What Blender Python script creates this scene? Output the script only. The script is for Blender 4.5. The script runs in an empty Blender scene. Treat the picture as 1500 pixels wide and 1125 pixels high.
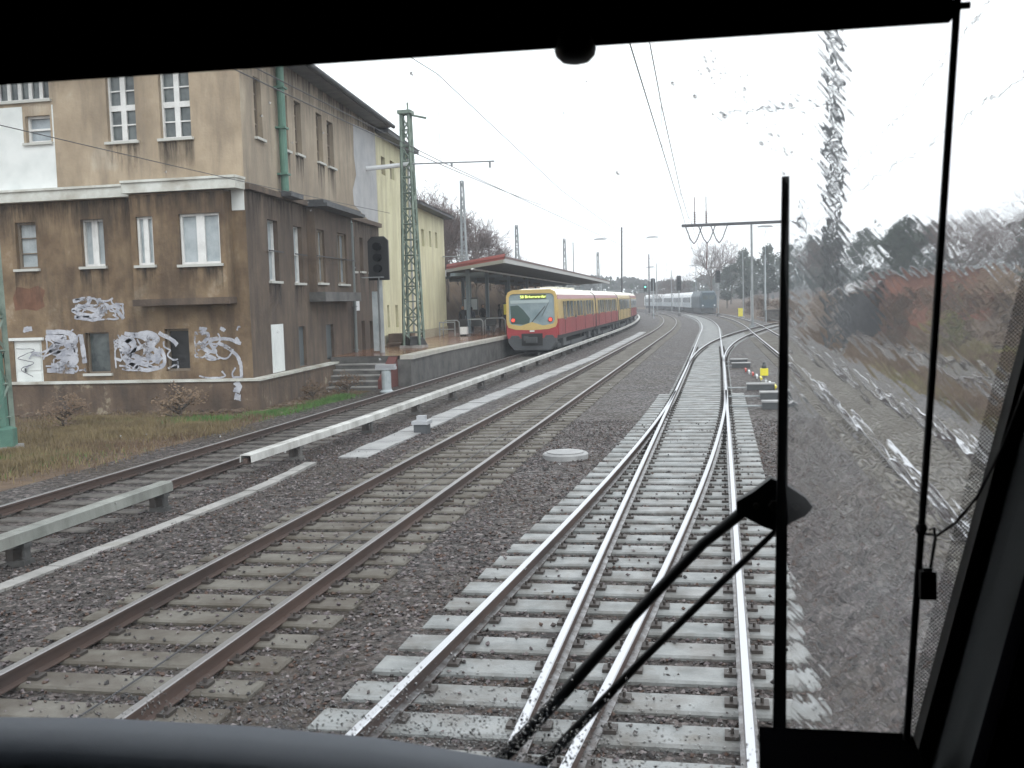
import bpy, math, random
from mathutils import Vector, Matrix, noise
random.seed(7)
S = bpy.context.scene
COL = S.collection
RAD = math.radians

# ------------------------------------------------------------------ camera
cam_d = bpy.data.cameras.new('camera'); cam = bpy.data.objects.new('camera', cam_d); COL.objects.link(cam)
Rx = Vector((0.98098263, 0.19182853, -0.02957858)); Uy = Vector((0.01419362, 0.08108541, 0.99660609)); Fw = Vector((-0.19357587, 0.97807309, -0.07682064))
cam.matrix_world = Matrix(((Rx.x, Uy.x, -Fw.x, 0.0), (Rx.y, Uy.y, -Fw.y, 0.0), (Rx.z, Uy.z, -Fw.z, 3.0), (0, 0, 0, 1)))
cam_d.sensor_width = 36.0; cam_d.lens = 36.0 * 1550 / 1500
cam_d.clip_start = 0.02; cam_d.clip_end = 3000
cam_d.dof.use_dof = True; cam_d.dof.focus_distance = 40.0; cam_d.dof.aperture_fstop = 11.0
S.camera = cam

# ------------------------------------------------------------------ sky, light, exposure
W = bpy.data.worlds.new('World'); S.world = W; W.use_nodes = True
nt = W.node_tree; nt.nodes.clear()
o_ = nt.nodes.new('ShaderNodeOutputWorld'); bg = nt.nodes.new('ShaderNodeBackground'); sky = nt.nodes.new('ShaderNodeTexSky')
sky.sky_type = 'NISHITA'; sky.sun_disc = False; sky.sun_elevation = RAD(42); sky.sun_rotation = RAD(150); sky.air_density = 1.0; sky.dust_density = 4.0
hs = nt.nodes.new('ShaderNodeHueSaturation'); hs.inputs['Saturation'].default_value = 0.10
mx = nt.nodes.new('ShaderNodeMix'); mx.data_type = 'RGBA'; mx.inputs[0].default_value = 0.75
mx.inputs[7].default_value = (12.2, 12.3, 13.0, 1)      # even overcast cloud deck
nt.links.new(sky.outputs[0], hs.inputs['Color']); nt.links.new(hs.outputs[0], mx.inputs[6])
nt.links.new(mx.outputs[2], bg.inputs['Color']); bg.inputs['Strength'].default_value = 0.13
nt.links.new(bg.outputs[0], o_.inputs[0])
sd = bpy.data.lights.new('sun', 'SUN'); sd.energy = 0.5; sd.angle = RAD(25); sd.color = (1, .98, .95)
sun = bpy.data.objects.new('sun', sd); COL.objects.link(sun)
sun.rotation_euler = (RAD(48), 0, RAD(-150) + math.pi)
sun.location = (0, 0, 60)
S.view_settings.view_transform = 'Standard'; S.view_settings.look = 'None'
S.view_settings.exposure = 0.45; S.view_settings.gamma = 1.0; S.view_settings.use_curve_mapping = False
S.render.engine = 'CYCLES'
S.cycles.max_bounces = 8; S.cycles.transparent_max_bounces = 12; S.cycles.transmission_bounces = 8
S.cycles.diffuse_bounces = 3; S.cycles.glossy_bounces = 3; S.cycles.volume_bounces = 0
S.cycles.caustics_reflective = False; S.cycles.caustics_refractive = False
S.cycles.use_denoising = True

# ------------------------------------------------------------------ materials
def mat(name, c1, rough=.7, c2=None, c3=None, scale=1.0, bump=0.0, bscale=None, spec=.5, metal=0.0, detail=6, stretch=None, c3t=.62, coord='pos', rvar=0.0, grime=None):
    m = bpy.data.materials.new(name); m.use_nodes = True; t = m.node_tree; N = t.nodes; L = t.links
    b = N['Principled BSDF']; b.inputs['Roughness'].default_value = rough; b.inputs['Metallic'].default_value = metal
    b.inputs['Specular IOR Level'].default_value = spec
    b.inputs['Base Color'].default_value = (*c1, 1)
    if c2 or bump or rvar:
        if coord == 'pos': g = N.new('ShaderNodeNewGeometry'); src = g.outputs['Position']
        else: g = N.new('ShaderNodeTexCoord'); src = g.outputs['Object']
        if stretch:
            mp = N.new('ShaderNodeMapping'); mp.inputs['Scale'].default_value = stretch; L.new(src, mp.inputs[0]); src = mp.outputs[0]
    if c2:
        n1 = N.new('ShaderNodeTexNoise'); n1.inputs['Scale'].default_value = scale; n1.inputs['Detail'].default_value = detail; n1.inputs['Roughness'].default_value = .65
        L.new(src, n1.inputs['Vector'])
        r = N.new('ShaderNodeValToRGB'); e = r.color_ramp.elements
        e[0].position = .36; e[0].color = (*c1, 1); e[1].position = .60; e[1].color = (*c2, 1)
        if c3: q = e.new(c3t + .06); q.color = (*c3, 1)
        L.new(n1.outputs[0], r.inputs[0]); L.new(r.outputs[0], b.inputs['Base Color'])
        if grime:
            gm_ = N.new('ShaderNodeMapping'); gm_.inputs['Scale'].default_value = (1.6, 1.6, .28); L.new(src, gm_.inputs[0])
            n4 = N.new('ShaderNodeTexNoise'); n4.inputs['Scale'].default_value = 1.1; n4.inputs['Detail'].default_value = 8; n4.inputs['Roughness'].default_value = .7; L.new(gm_.outputs[0], n4.inputs['Vector'])
            r4 = N.new('ShaderNodeValToRGB'); r4.color_ramp.elements[0].position = .44; r4.color_ramp.elements[1].position = .68; L.new(n4.outputs[0], r4.inputs[0])
            m4 = N.new('ShaderNodeMix'); m4.data_type = 'RGBA'; m4.inputs[7].default_value = (*grime, 1); k4 = N.new('ShaderNodeMath'); k4.operation = 'MULTIPLY'; k4.inputs[1].default_value = .75
            L.new(r4.outputs[0], k4.inputs[0]); L.new(k4.outputs[0], m4.inputs[0]); L.new(r.outputs[0], m4.inputs[6]); L.new(m4.outputs[2], b.inputs['Base Color'])
    if rvar:
        n3 = N.new('ShaderNodeTexNoise'); n3.inputs['Scale'].default_value = scale * .7; L.new(src, n3.inputs['Vector'])
        mr = N.new('ShaderNodeMapRange'); mr.inputs['From Min'].default_value = .35; mr.inputs['From Max'].default_value = .65
        mr.inputs['To Min'].default_value = rough; mr.inputs['To Max'].default_value = rough + rvar
        L.new(n3.outputs[0], mr.inputs[0]); L.new(mr.outputs[0], b.inputs['Roughness'])
    if bump:
        n2 = N.new('ShaderNodeTexNoise'); n2.inputs['Scale'].default_value = bscale or scale * 6; n2.inputs['Detail'].default_value = 5
        L.new(src, n2.inputs['Vector'])
        bp = N.new('ShaderNodeBump'); bp.inputs['Distance'].default_value = bump; bp.inputs['Strength'].default_value = 1
        L.new(n2.outputs[0], bp.inputs['Height']); L.new(bp.outputs[0], b.inputs['Normal'])
    return m

def emat(name, c, s):
    m = bpy.data.materials.new(name); m.use_nodes = True; b = m.node_tree.nodes['Principled BSDF']
    b.inputs['Base Color'].default_value = (*c, 1); b.inputs['Emission Color'].default_value = (*c, 1); b.inputs['Emission Strength'].default_value = s
    return m

def ballast_mat(name, cols, brown, wet=.3, sc=15):
    m = bpy.data.materials.new(name); m.use_nodes = True; t = m.node_tree; N = t.nodes; L = t.links
    b = N['Principled BSDF']; g = N.new('ShaderNodeNewGeometry')
    v = N.new('ShaderNodeTexVoronoi'); v.inputs['Scale'].default_value = sc; v.inputs['Randomness'].default_value = 1
    nn = N.new('ShaderNodeTexNoise'); nn.inputs['Scale'].default_value = 40; nn.inputs['Detail'].default_value = 3
    ad = N.new('ShaderNodeVectorMath'); ad.operation = 'MULTIPLY_ADD'; ad.inputs[1].default_value = (.02, .02, .02)
    L.new(g.outputs['Position'], nn.inputs['Vector']); L.new(nn.outputs['Color'], ad.inputs[0]); L.new(g.outputs['Position'], ad.inputs[2])
    L.new(ad.outputs[0], v.inputs['Vector'])
    sp = N.new('ShaderNodeSeparateColor'); L.new(v.outputs['Color'], sp.inputs[0])
    r = N.new('ShaderNodeValToRGB'); e = r.color_ramp.elements
    e[0].position = 0; e[0].color = (*cols[0], 1); e[1].position = 1; e[1].color = (*cols[-1], 1)
    for i, c in enumerate(cols[1:-1]): q = e.new((i + 1) / (len(cols) - 1)); q.color = (*c, 1)
    L.new(sp.outputs[0], r.inputs[0])
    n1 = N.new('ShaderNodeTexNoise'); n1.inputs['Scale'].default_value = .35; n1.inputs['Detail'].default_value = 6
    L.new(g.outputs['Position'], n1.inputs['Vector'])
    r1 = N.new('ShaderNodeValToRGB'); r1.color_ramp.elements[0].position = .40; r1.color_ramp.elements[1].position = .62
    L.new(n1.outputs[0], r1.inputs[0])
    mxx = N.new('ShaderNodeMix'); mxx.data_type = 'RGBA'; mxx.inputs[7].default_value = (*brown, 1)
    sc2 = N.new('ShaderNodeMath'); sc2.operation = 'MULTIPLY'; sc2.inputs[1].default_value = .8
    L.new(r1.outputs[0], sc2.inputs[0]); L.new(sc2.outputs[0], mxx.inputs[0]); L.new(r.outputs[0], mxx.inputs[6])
    n5 = N.new('ShaderNodeTexNoise'); n5.inputs['Scale'].default_value = 6; n5.inputs['Detail'].default_value = 5; n5.inputs['Roughness'].default_value = .8; L.new(g.outputs['Position'], n5.inputs['Vector'])
    r5 = N.new('ShaderNodeMapRange'); r5.inputs['From Min'].default_value = .35; r5.inputs['From Max'].default_value = .65; r5.inputs['To Min'].default_value = .45; r5.inputs['To Max'].default_value = 1.6; L.new(n5.outputs[0], r5.inputs[0])
    v5 = N.new('ShaderNodeVectorMath'); v5.operation = 'SCALE'; L.new(mxx.outputs[2], v5.inputs[0]); L.new(r5.outputs[0], v5.inputs['Scale']); L.new(v5.outputs[0], b.inputs['Base Color'])
    mr = N.new('ShaderNodeMapRange'); mr.inputs['To Min'].default_value = wet; mr.inputs['To Max'].default_value = .9
    L.new(sp.outputs[1], mr.inputs[0]); L.new(mr.outputs[0], b.inputs['Roughness'])
    bp = N.new('ShaderNodeBump'); bp.inputs['Distance'].default_value = .07; bp.inputs['Strength'].default_value = 1
    inv = N.new('ShaderNodeMath'); inv.operation = 'SUBTRACT'; inv.inputs[0].default_value = 1
    mul = N.new('ShaderNodeMath'); mul.operation = 'MULTIPLY'; mul.inputs[1].default_value = 1.1
    L.new(v.outputs['Distance'], mul.inputs[0]); L.new(mul.outputs[0], inv.inputs[1])
    add2 = N.new('ShaderNodeMath'); add2.operation = 'ADD'; L.new(inv.outputs[0], add2.inputs[0]); L.new(sp.outputs[2], add2.inputs[1])
    L.new(add2.outputs[0], bp.inputs['Height']); L.new(bp.outputs[0], b.inputs['Normal'])
    return m

M = {}
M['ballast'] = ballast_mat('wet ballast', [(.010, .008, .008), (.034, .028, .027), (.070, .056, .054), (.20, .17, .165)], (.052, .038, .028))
M['ballast_r'] = ballast_mat('grey cess ballast', [(.014, .013, .013), (.045, .041, .040), (.085, .077, .073), (.19, .172, .165)], (.07, .055, .042))
M['earth'] = mat('scrub earth', (.06, .038, .026), .9, (.13, .085, .05), (.10, .105, .05), scale=1.1, bump=.06, bscale=5)
M['rail_side'] = mat('rusty rail side', (.05, .034, .03), .55, (.085, .055, .045), scale=3, stretch=(1, .15, 1))
M['rail_top'] = mat('polished rail head', (.62, .63, .66), .28, metal=.9)
M['rail_top2'] = mat('dull rail head', (.30, .29, .29), .38, metal=.8)
M['sleeper'] = mat('wet concrete sleeper', (.17, .18, .18), .30, (.27, .28, .28), (.22, .215, .20), scale=3.2, bump=.004, bscale=60, rvar=.3, grime=(.10, .085, .07))
M['sleeper2'] = mat('sandy concrete sleeper', (.070, .058, .045), .5, (.155, .145, .125), (.11, .095, .075), scale=1.6, bump=.004, bscale=60, rvar=.3, grime=(.06, .045, .032))
M['sleeper3'] = mat('tarred timber sleeper', (.045, .04, .038), .5, (.11, .10, .09), scale=4, bump=.006, bscale=40, rvar=.3)
M['clip'] = mat('fastening steel', (.07, .06, .055), .5, metal=.3)
M['cover'] = mat('third rail cover', (.44, .44, .425), .45, (.58, .58, .56), scale=1.3, rvar=.2, grime=(.20, .19, .17))
M['cover_old'] = mat('weathered third rail cover', (.17, .18, .165), .5, (.26, .27, .25), scale=1.5, grime=(.09, .085, .075))
M['rail_foot'] = mat('wet rail foot', (.30, .30, .31), .3, (.10, .085, .08), scale=9, metal=.5)
M['conc'] = mat('weathered concrete', (.20, .195, .185), .6, (.33, .32, .31), (.26, .25, .23), scale=1.6, bump=.006, bscale=25, rvar=.2)
M['conc_l'] = mat('pale concrete', (.24, .24, .245), .4, (.36, .36, .36), scale=1.5, bump=.004, bscale=30, rvar=.2)
M['conc_d'] = mat('dark damp concrete', (.055, .055, .055), .6, (.13, .125, .12), scale=1.4, bump=.01, bscale=12)
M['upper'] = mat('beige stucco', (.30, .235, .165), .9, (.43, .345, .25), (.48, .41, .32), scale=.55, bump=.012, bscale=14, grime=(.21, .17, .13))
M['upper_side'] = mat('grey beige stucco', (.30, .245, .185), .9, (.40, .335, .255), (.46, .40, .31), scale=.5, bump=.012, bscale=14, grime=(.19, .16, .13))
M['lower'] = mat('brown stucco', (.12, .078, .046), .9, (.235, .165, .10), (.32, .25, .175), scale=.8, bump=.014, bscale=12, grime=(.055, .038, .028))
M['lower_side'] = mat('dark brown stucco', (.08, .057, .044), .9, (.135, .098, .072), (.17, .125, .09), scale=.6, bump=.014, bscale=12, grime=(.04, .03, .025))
M['plinth'] = mat('stained plinth plaster', (.09, .06, .042), .9, (.15, .105, .075), (.30, .25, .18), scale=.9, bump=.02, bscale=9, c3t=.58, grime=(.04, .032, .028))
M['patch'] = mat('bare grey plaster', (.37, .38, .40), .9, (.47, .47, .48), scale=1.2, bump=.006, bscale=18)
M['whiteplaster'] = mat('white plaster', (.62, .65, .64), .85, (.75, .77, .76), scale=1)
M['cornice'] = mat('white stained cornice', (.32, .29, .24), .8, (.60, .61, .57), (.66, .67, .64), scale=.9, c3t=.6)
M['roofdark'] = mat('dark slate roof', (.035, .037, .042), .6, (.075, .078, .085), scale=2, bump=.02, bscale=10)
M['soffit'] = mat('eaves board', (.10, .10, .105), .8, (.16, .155, .15), scale=2)
M['yellow'] = mat('pale yellow plaster', (.58, .55, .36), .9, (.68, .65, .45), (.62, .58, .38), scale=.5, bump=.006, bscale=14, grime=(.42, .38, .26))
M['yellow_base'] = mat('grey yellow base plaster', (.33, .30, .22), .9, (.42, .38, .28), scale=.7)
M['winwhite'] = mat('white window frame', (.62, .62, .61), .6, (.74, .74, .73), scale=3)
M['winwood'] = mat('weathered window frame', (.20, .16, .12), .7)
M['boxwhite'] = mat('dull white paint', (.38, .39, .41), .5)
M['winboard'] = mat('grey window panel', (.30, .34, .36), .5, (.42, .46, .48), scale=2)
M['glassdark'] = mat('dark window glass', (.055, .065, .07), .12, (.13, .15, .15), scale=1.5)
M['glassmid'] = mat('pale window glass', (.20, .23, .25), .15, (.33, .37, .40), scale=1.2)
M['sill'] = mat('stone sill', (.50, .50, .47), .7)
M['paintwhite'] = mat('graffiti paint', (.30, .31, .36), .7, (.52, .53, .58), scale=3)
M['redbrick'] = mat('exposed brick patch', (.13, .06, .035), .9, (.18, .09, .055), scale=3, grime=(.07, .05, .035))
M['green'] = mat('green painted steel', (.07, .16, .125), .6, (.11, .22, .17), scale=2)
M['greenmast'] = mat('weathered green mast steel', (.09, .13, .105), .6, (.20, .25, .21), scale=2)
M['greymast'] = mat('galvanised steel', (.22, .24, .25), .5, (.32, .34, .35), scale=1)
M['black'] = mat('black', (.012, .012, .013), .5)
M['blackmatt'] = mat('cab black', (.003, .003, .004), 1.0, spec=.0)
M['rubber'] = mat('wiper rubber', (.008, .008, .009), .6)
M['cabgrey'] = mat('cab grey trim', (.13, .14, .145), .6, bump=.0004, bscale=900)
M['dash'] = mat('dashboard vinyl', (.085, .10, .125), .55, bump=.0006, bscale=700)
M['wire'] = mat('wire', (.05, .05, .055), .5)
M['insul'] = mat('insulator', (.10, .05, .04), .4)
M['tiles'] = mat('wet red paving', (.15, .055, .035), .12, (.24, .13, .07), (.20, .09, .06), scale=.7, spec=.6, rvar=.15)
M['tiles_edge'] = mat('platform edge stone', (.42, .40, .36), .35, (.54, .52, .47), scale=2)
M['red'] = mat('carmine red train paint', (.38, .04, .05), .3, (.32, .045, .05), scale=1)
M['redband'] = mat('dark red train band', (.25, .03, .035), .3)
M['ochre'] = mat('ochre train paint', (.60, .44, .17), .3, (.55, .40, .16), scale=1)
M['cream'] = mat('cream train roof', (.78, .75, .66), .45)
M['tgrey'] = mat('train underframe grey', (.07, .075, .08), .6)
M['tgrey2'] = mat('train skirt grey', (.075, .08, .088), .5)
M['tglass'] = mat('train window', (.045, .06, .06), .06, (.12, .14, .135), scale=.8, coord='pos')
M['tscreen'] = mat('train windscreen', (.20, .27, .30), .06, (.30, .37, .40), scale=.9)
M['canopyred'] = mat('canopy red fascia', (.28, .055, .045), .6)
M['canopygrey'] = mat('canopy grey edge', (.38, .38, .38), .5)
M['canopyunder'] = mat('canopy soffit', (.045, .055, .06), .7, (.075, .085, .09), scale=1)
M['steelblue'] = mat('blue grey steel column', (.20, .25, .29), .45)
M['coachwhite'] = mat('white coach', (.82, .83, .85), .4)
M['coachside'] = mat('pale coach side', (.52, .59, .64), .3)
M['locoblue'] = mat('blue locomotive', (.025, .05, .068), .45, (.04, .07, .09), scale=.6)
M['coat'] = mat('dark coat', (.02, .02, .025), .9)
M['coat2'] = mat('navy coat', (.03, .035, .06), .9)
M['skin'] = mat('skin', (.45, .28, .2), .6)
M['brick'] = mat('red brick', (.19, .07, .045), .85, (.27, .11, .07), scale=1.5, bump=.01, bscale=20, grime=(.08, .05, .04))
M['yellowpaint'] = mat('yellow paint', (.80, .70, .06), .4)
M['whitepaint'] = mat('white paint', (.74, .76, .78), .45)
M['redpaint'] = mat('red paint', (.55, .07, .05), .5)
M['bark'] = mat('grey brown bark', (.085, .065, .055), .9, (.14, .115, .10), scale=3)
M['twig'] = mat('bare twig', (.085, .058, .052), .9, (.14, .10, .09), scale=.6)
M['pine'] = mat('pine needles', (.022, .036, .026), .8, (.048, .068, .046), scale=.5)
M['brownleaf'] = mat('brown leaves', (.10, .06, .038), .8, (.18, .125, .08), scale=.8)
M['olive'] = mat('olive leaves', (.10, .105, .035), .8, (.22, .20, .07), scale=.8)
M['grass'] = mat('green grass', (.05, .12, .025), .8, (.10, .20, .05), scale=2)
M['straw'] = mat('straw grass', (.12, .09, .05), .9, (.24, .185, .10), (.15, .14, .06), scale=1.8)
M['lampred'] = emat('red tail lamp', (1, .08, .05), 1.2)
M['led'] = emat('display letters', (.85, 1, .25), 1.3)
M['leddark'] = mat('display background', (.09, .10, .035), .4)
M['signalgreen'] = emat('green signal lamp', (.2, 1, .8), 1.5)

# ------------------------------------------------------------------ mesh helper
class MB:
    def __init__(s): s.v = []; s.f = []; s.m = []
    def add(s, vs, fs, mi=0):
        k = len(s.v); s.v += [tuple(v) for v in vs]; s.f += [tuple(i + k for i in f) for f in fs]; s.m += [mi] * len(fs)
    def box(s, x0, x1, y0, y1, z0, z1, mi=0, T=None):
        vs = [(x, y, z) for z in (z0, z1) for y in (y0, y1) for x in (x0, x1)]
        if T: vs = [T(*v) for v in vs]
        s.add(vs, [(0, 2, 3, 1), (4, 5, 7, 6), (0, 1, 5, 4), (2, 6, 7, 3), (0, 4, 6, 2), (1, 3, 7, 5)], mi)
    def tube(s, p0, p1, r0, r1=None, n=6, mi=0, caps=True):
        r1 = r0 if r1 is None else r1
        p0 = Vector(p0); p1 = Vector(p1); d = p1 - p0
        if d.length < 1e-6: return
        d.normalize(); a = Vector((0, 0, 1)) if abs(d.z) < .9 else Vector((1, 0, 0)); u = d.cross(a).normalized(); w = d.cross(u)
        vs = []
        for p, r in ((p0, r0), (p1, r1)):
            for i in range(n):
                t = 2 * math.pi * i / n; vs.append(p + (u * math.cos(t) + w * math.sin(t)) * r)
        fs = [(i, (i + 1) % n, n + (i + 1) % n, n + i) for i in range(n)]
        if caps: fs += [tuple(range(n - 1, -1, -1)), tuple(range(n, 2 * n))]
        s.add(vs, fs, mi)
    def path(s, pts, r, n=6, mi=0):
        pts = [Vector(p) for p in pts]; rings = []
        for i, p in enumerate(pts):
            d = (pts[min(i + 1, len(pts) - 1)] - pts[max(i - 1, 0)]).normalized()
            a = Vector((0, 0, 1)) if abs(d.z) < .95 else Vector((1, 0, 0)); u = d.cross(a).normalized(); w = d.cross(u)
            rr = r[i] if isinstance(r, (list, tuple)) else r
            rings.append([p + (u * math.cos(2 * math.pi * k / n) + w * math.sin(2 * math.pi * k / n)) * rr for k in range(n)])
        vs = [v for R_ in rings for v in R_]; fs = []
        for i in range(len(pts) - 1):
            for k in range(n): fs.append((i * n + k, i * n + (k + 1) % n, (i + 1) * n + (k + 1) % n, (i + 1) * n + k))
        fs += [tuple(range(n - 1, -1, -1)), tuple(range(len(vs) - n, len(vs)))]
        s.add(vs, fs, mi)
    def sweep(s, prof, pts, mis=None, closed=True, caps=True):
        # prof: (right, up) points; pts: ground path
        pts = [Vector(p) for p in pts]; n = len(prof); vs = []; fs = []; ms = []
        for i, p in enumerate(pts):
            d = pts[min(i + 1, len(pts) - 1)] - pts[max(i - 1, 0)]; d.z = 0; d.normalize(); rt = Vector((d.y, -d.x, 0))
            vs += [p + rt * a + Vector((0, 0, b)) for a, b in prof]
        for i in range(len(pts) - 1):
            for k in range(n if closed else n - 1):
                k2 = (k + 1) % n
                fs.append((i * n + k, i * n + k2, (i + 1) * n + k2, (i + 1) * n + k)); ms.append(mis[k] if mis else 0)
        if caps and closed: fs += [tuple(range(n - 1, -1, -1)), tuple(range(len(vs) - n, len(vs)))]; ms += [0, 0]
        k = len(s.v); s.v += [tuple(v) for v in vs]; s.f += [tuple(i + k for i in f) for f in fs]; s.m += ms
    def lathe(s, prof, c=(0, 0, 0), n=20, mi=0):
        vs = [(c[0] + r * math.cos(2 * math.pi * i / n), c[1] + r * math.sin(2 * math.pi * i / n), c[2] + z) for r, z in prof for i in range(n)]
        fs = [(j * n + i, j * n + (i + 1) % n, (j + 1) * n + (i + 1) % n, (j + 1) * n + i) for j in range(len(prof) - 1) for i in range(n)]
        fs += [tuple(range(n - 1, -1, -1)), tuple(range(len(vs) - n, len(vs)))]
        s.add(vs, fs, mi)
    def build(s, name, mats, parent=None, smooth=False):
        if not isinstance(mats, (list, tuple)): mats = [mats]
        me = bpy.data.meshes.new(name); me.from_pydata(s.v, [], s.f); me.update()
        for m in mats: me.materials.append(M[m] if isinstance(m, str) else m)
        if max(s.m, default=0): me.polygons.foreach_set('material_index', s.m)
        if smooth: me.polygons.foreach_set('use_smooth', [True] * len(me.polygons))
        o = bpy.data.objects.new(name, me); COL.objects.link(o)
        if parent: o.parent = parent; o.matrix_parent_inverse = parent.matrix_world.inverted() if False else Matrix()
        return o

def tag(o, label=None, cat=None, group=None, kind=None):
    if label: o['label'] = label
    if cat: o['category'] = cat
    if group: o['group'] = group
    if kind: o['kind'] = kind
    return o
def thing(name, label, cat, loc=(0, 0, 0), rz=0, group=None):
    o = bpy.data.objects.new(name, None); COL.objects.link(o); o.empty_display_size = .3
    o.location = loc; o.rotation_euler = (0, 0, rz)
    return tag(o, label, cat, group)
def child_copy(o, parent):
    c = o.copy(); COL.objects.link(c); c.parent = parent; return c
def copy_tree(root, loc, rz=0, label=None, group=None, scale=None):
    r = root.copy(); COL.objects.link(r); r.location = loc; r.rotation_euler = (0, 0, rz)
    if label: r['label'] = label
    if group: r['group'] = group
    if scale: r.scale = scale
    for ch in [c for c in ALLCH.get(root.name, [])]:
        c = child_copy(ch, r)
        for g_ in ALLCH.get(ch.name, []): child_copy(g_, c)
    return r
ALLCH = {}
def reg(root):
    ALLCH[root.name] = [o for o in COL.objects if o.parent == root]
    for c in ALLCH[root.name]: ALLCH[c.name] = [o for o in COL.objects if o.parent == c]

# ------------------------------------------------------------------ terrain
def bend(Y): return max(0.0, Y - 85) ** 2 / 2000.0
def ground_h(x, y):
    xs = x + bend(y)
    h = -.06
    if xs < -21 and y > 50: h += min(1, (-21 - xs) / 3.2) * min(1, (y - 50) / 20) * 5.6
    if xs > 8: h += min(1.6, (xs - 8) * .16) * min(1, max(0, (y - 8) / 25))
    if -15.5 < xs < -12 and y < 34: h += .05 + .04 * noise.noise(Vector((x, y * .5, 0)))
    if xs < -11.7 or xs > 6: h += .07 * noise.noise(Vector((x * .6, y * .6, 3)))
    if y > 300: h += min(1, (y - 300) / 120) * 3.0
    return h
g = MB()
xsn = [-900, -500, -300, -200, -140, -100, -80, -60, -50] + [-42 + i * 1.5 for i in range(60)] + [50, 60, 80, 110, 160, 240, 400, 900]
ysn = [-60, -30, -10] + [i * 1.5 for i in range(80)] + [120 + i * 6 for i in range(50)] + [440, 500, 600, 800, 1200, 2000]
for y in ysn:
    for x in xsn: g.v.append((x, y, ground_h(x, y)))
nx = len(xsn)
for j in range(len(ysn) - 1):
    for i in range(nx - 1): g.f.append((j * nx + i, j * nx + i + 1, (j + 1) * nx + i + 1, (j + 1) * nx + i)); g.m.append(0)
tag(g.build('ground', 'earth', smooth=True), kind='structure')
# ballast bed following the tracks
bb = MB(); ny = []
y = -6.0
while y < 60: ny.append(y); y += .5
while y < 320: ny.append(y); y += 3
cols_ = [-13.1 + .4 * i for i in range(int((6.2 + 13.1) / .4) + 1)]
for y in ny:
    for x in cols_:
        edge = 0 if -12.7 < x < 5.8 else -.10
        zz = -.02 + .018 * noise.noise(Vector((x * 1.3, y * 1.3, 0))) + .02 * noise.noise(Vector((x * 4, y * 4, 5))) + edge
        bb.v.append((x - bend(y) + (noise.noise(Vector((x, y * .4, 9))) * .25 if edge else 0), y, zz))
nx = len(cols_)
for j in range(len(ny) - 1):
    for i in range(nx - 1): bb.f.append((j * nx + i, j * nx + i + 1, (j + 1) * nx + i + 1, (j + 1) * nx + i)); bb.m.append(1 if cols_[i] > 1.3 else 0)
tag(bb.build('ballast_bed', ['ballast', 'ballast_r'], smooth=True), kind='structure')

# ------------------------------------------------------------------ tracks
RP = [(-.0625, .02), (.0625, .02), (.0625, .03), (.012, .045), (.010, .125), (.036, .135), (.036, .163), (.028, .172), (-.028, .172), (-.036, .163), (-.036, .135), (-.010, .125), (-.012, .045), (-.0625, .03)]
RMI = [0] * 14; RMI[7] = 1; RMI[6] = 1; RMI[8] = 1; RMI[2] = 2; RMI[12] = 2
G2 = .7525
def ctr(x0, Y): return x0 - bend(Y)
def yrange(a, b): 
    r = []; y = a
    while y < b: r.append(y); y += 1.0 if y < 60 else 2.5
    return r + [b]
def rail_obj(pts, parent, top='rail_top', name='rail'):
    m = MB(); m.sweep(RP, pts, RMI); return m.build(name, ['rail_side', top, 'rail_foot' if top == 'rail_top' else 'rail_side'], parent)
def offset_path(f, off, ys):
    out = []
    for Y in ys:
        dx = (f(Y + .5) - f(Y - .5)); n = math.hypot(dx, 1); out.append((f(Y) + off / n, Y - off * dx / n, 0))
    return out
def sleeper_mesh(x0, x1, rails, mats, w=.26, h=.20, top=.02, clips=True, notch=True):
    m = MB(); b = .02
    vs = []
    for (x, e) in ((x0, 0), (x1, 0)): pass
    m.add([(x0, -w/2, top - h), (x1, -w/2, top - h), (x1, w/2, top - h), (x0, w/2, top - h),
           (x0, -w/2, top - b), (x1, -w/2, top - b), (x1, w/2, top - b), (x0, w/2, top - b),
           (x0 + b, -w/2 + b, top), (x1 - b, -w/2 + b, top), (x1 - b, w/2 - b, top), (x0 + b, w/2 - b, top)],
          [(0, 1, 5, 4), (1, 2, 6, 5), (2, 3, 7, 6), (3, 0, 4, 7), (4, 5, 9, 8), (5, 6, 10, 9), (6, 7, 11, 10), (7, 4, 8, 11), (8, 9, 10, 11)])
    if clips:
        for r in rails:
            m.box(r - .16, r - .066, -.065, .065, top + .001, top + .028, 1); m.box(r + .066, r + .16, -.065, .065, top + .001, top + .028, 1)
            m.tube((r - .11, 0, top + .02), (r - .11, 0, top + .065), .014, n=6, mi=1); m.tube((r + .11, 0, top + .02), (r + .11, 0, top + .065), .014, n=6, mi=1)
    me = m
    return me
def lay_sleepers(parent, f, y0, y1, smat, dy=.6, half=1.3, limit=100, top=.02, rails=(-G2, G2), w=.26, clips=True, jit=.0):
    base = None; rest = MB(); proto = sleeper_mesh(-half, half, rails, None, w=w, top=top, clips=clips)
    k = 0; Y = y0
    while Y < y1:
        dx = f(Y + .5) - f(Y - .5); a = -math.atan(dx)
        jx = random.uniform(-jit, jit); ja = random.uniform(-jit, jit) * .3
        if k < limit:
            if base is None: o = proto.build('sleeper', [smat, 'clip'], parent); base = o
            else: o = child_copy(base, parent)
            o.location = (f(Y) + jx, Y, random.uniform(-.006, .004)); o.rotation_euler = (0, 0, a + ja)
        else:
            ca, sa = math.cos(a), math.sin(a); q = sleeper_mesh(-half, half, rails, None, w=w, top=top, clips=False)
            rest.add([(f(Y) + v[0] * ca - v[1] * sa, Y + v[0] * sa + v[1] * ca, v[2]) for v in q.v], q.f)
        k += 1; Y += dy
    if rest.v: tag(rest.build('sleeper', smat, parent), kind='stuff')

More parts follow.
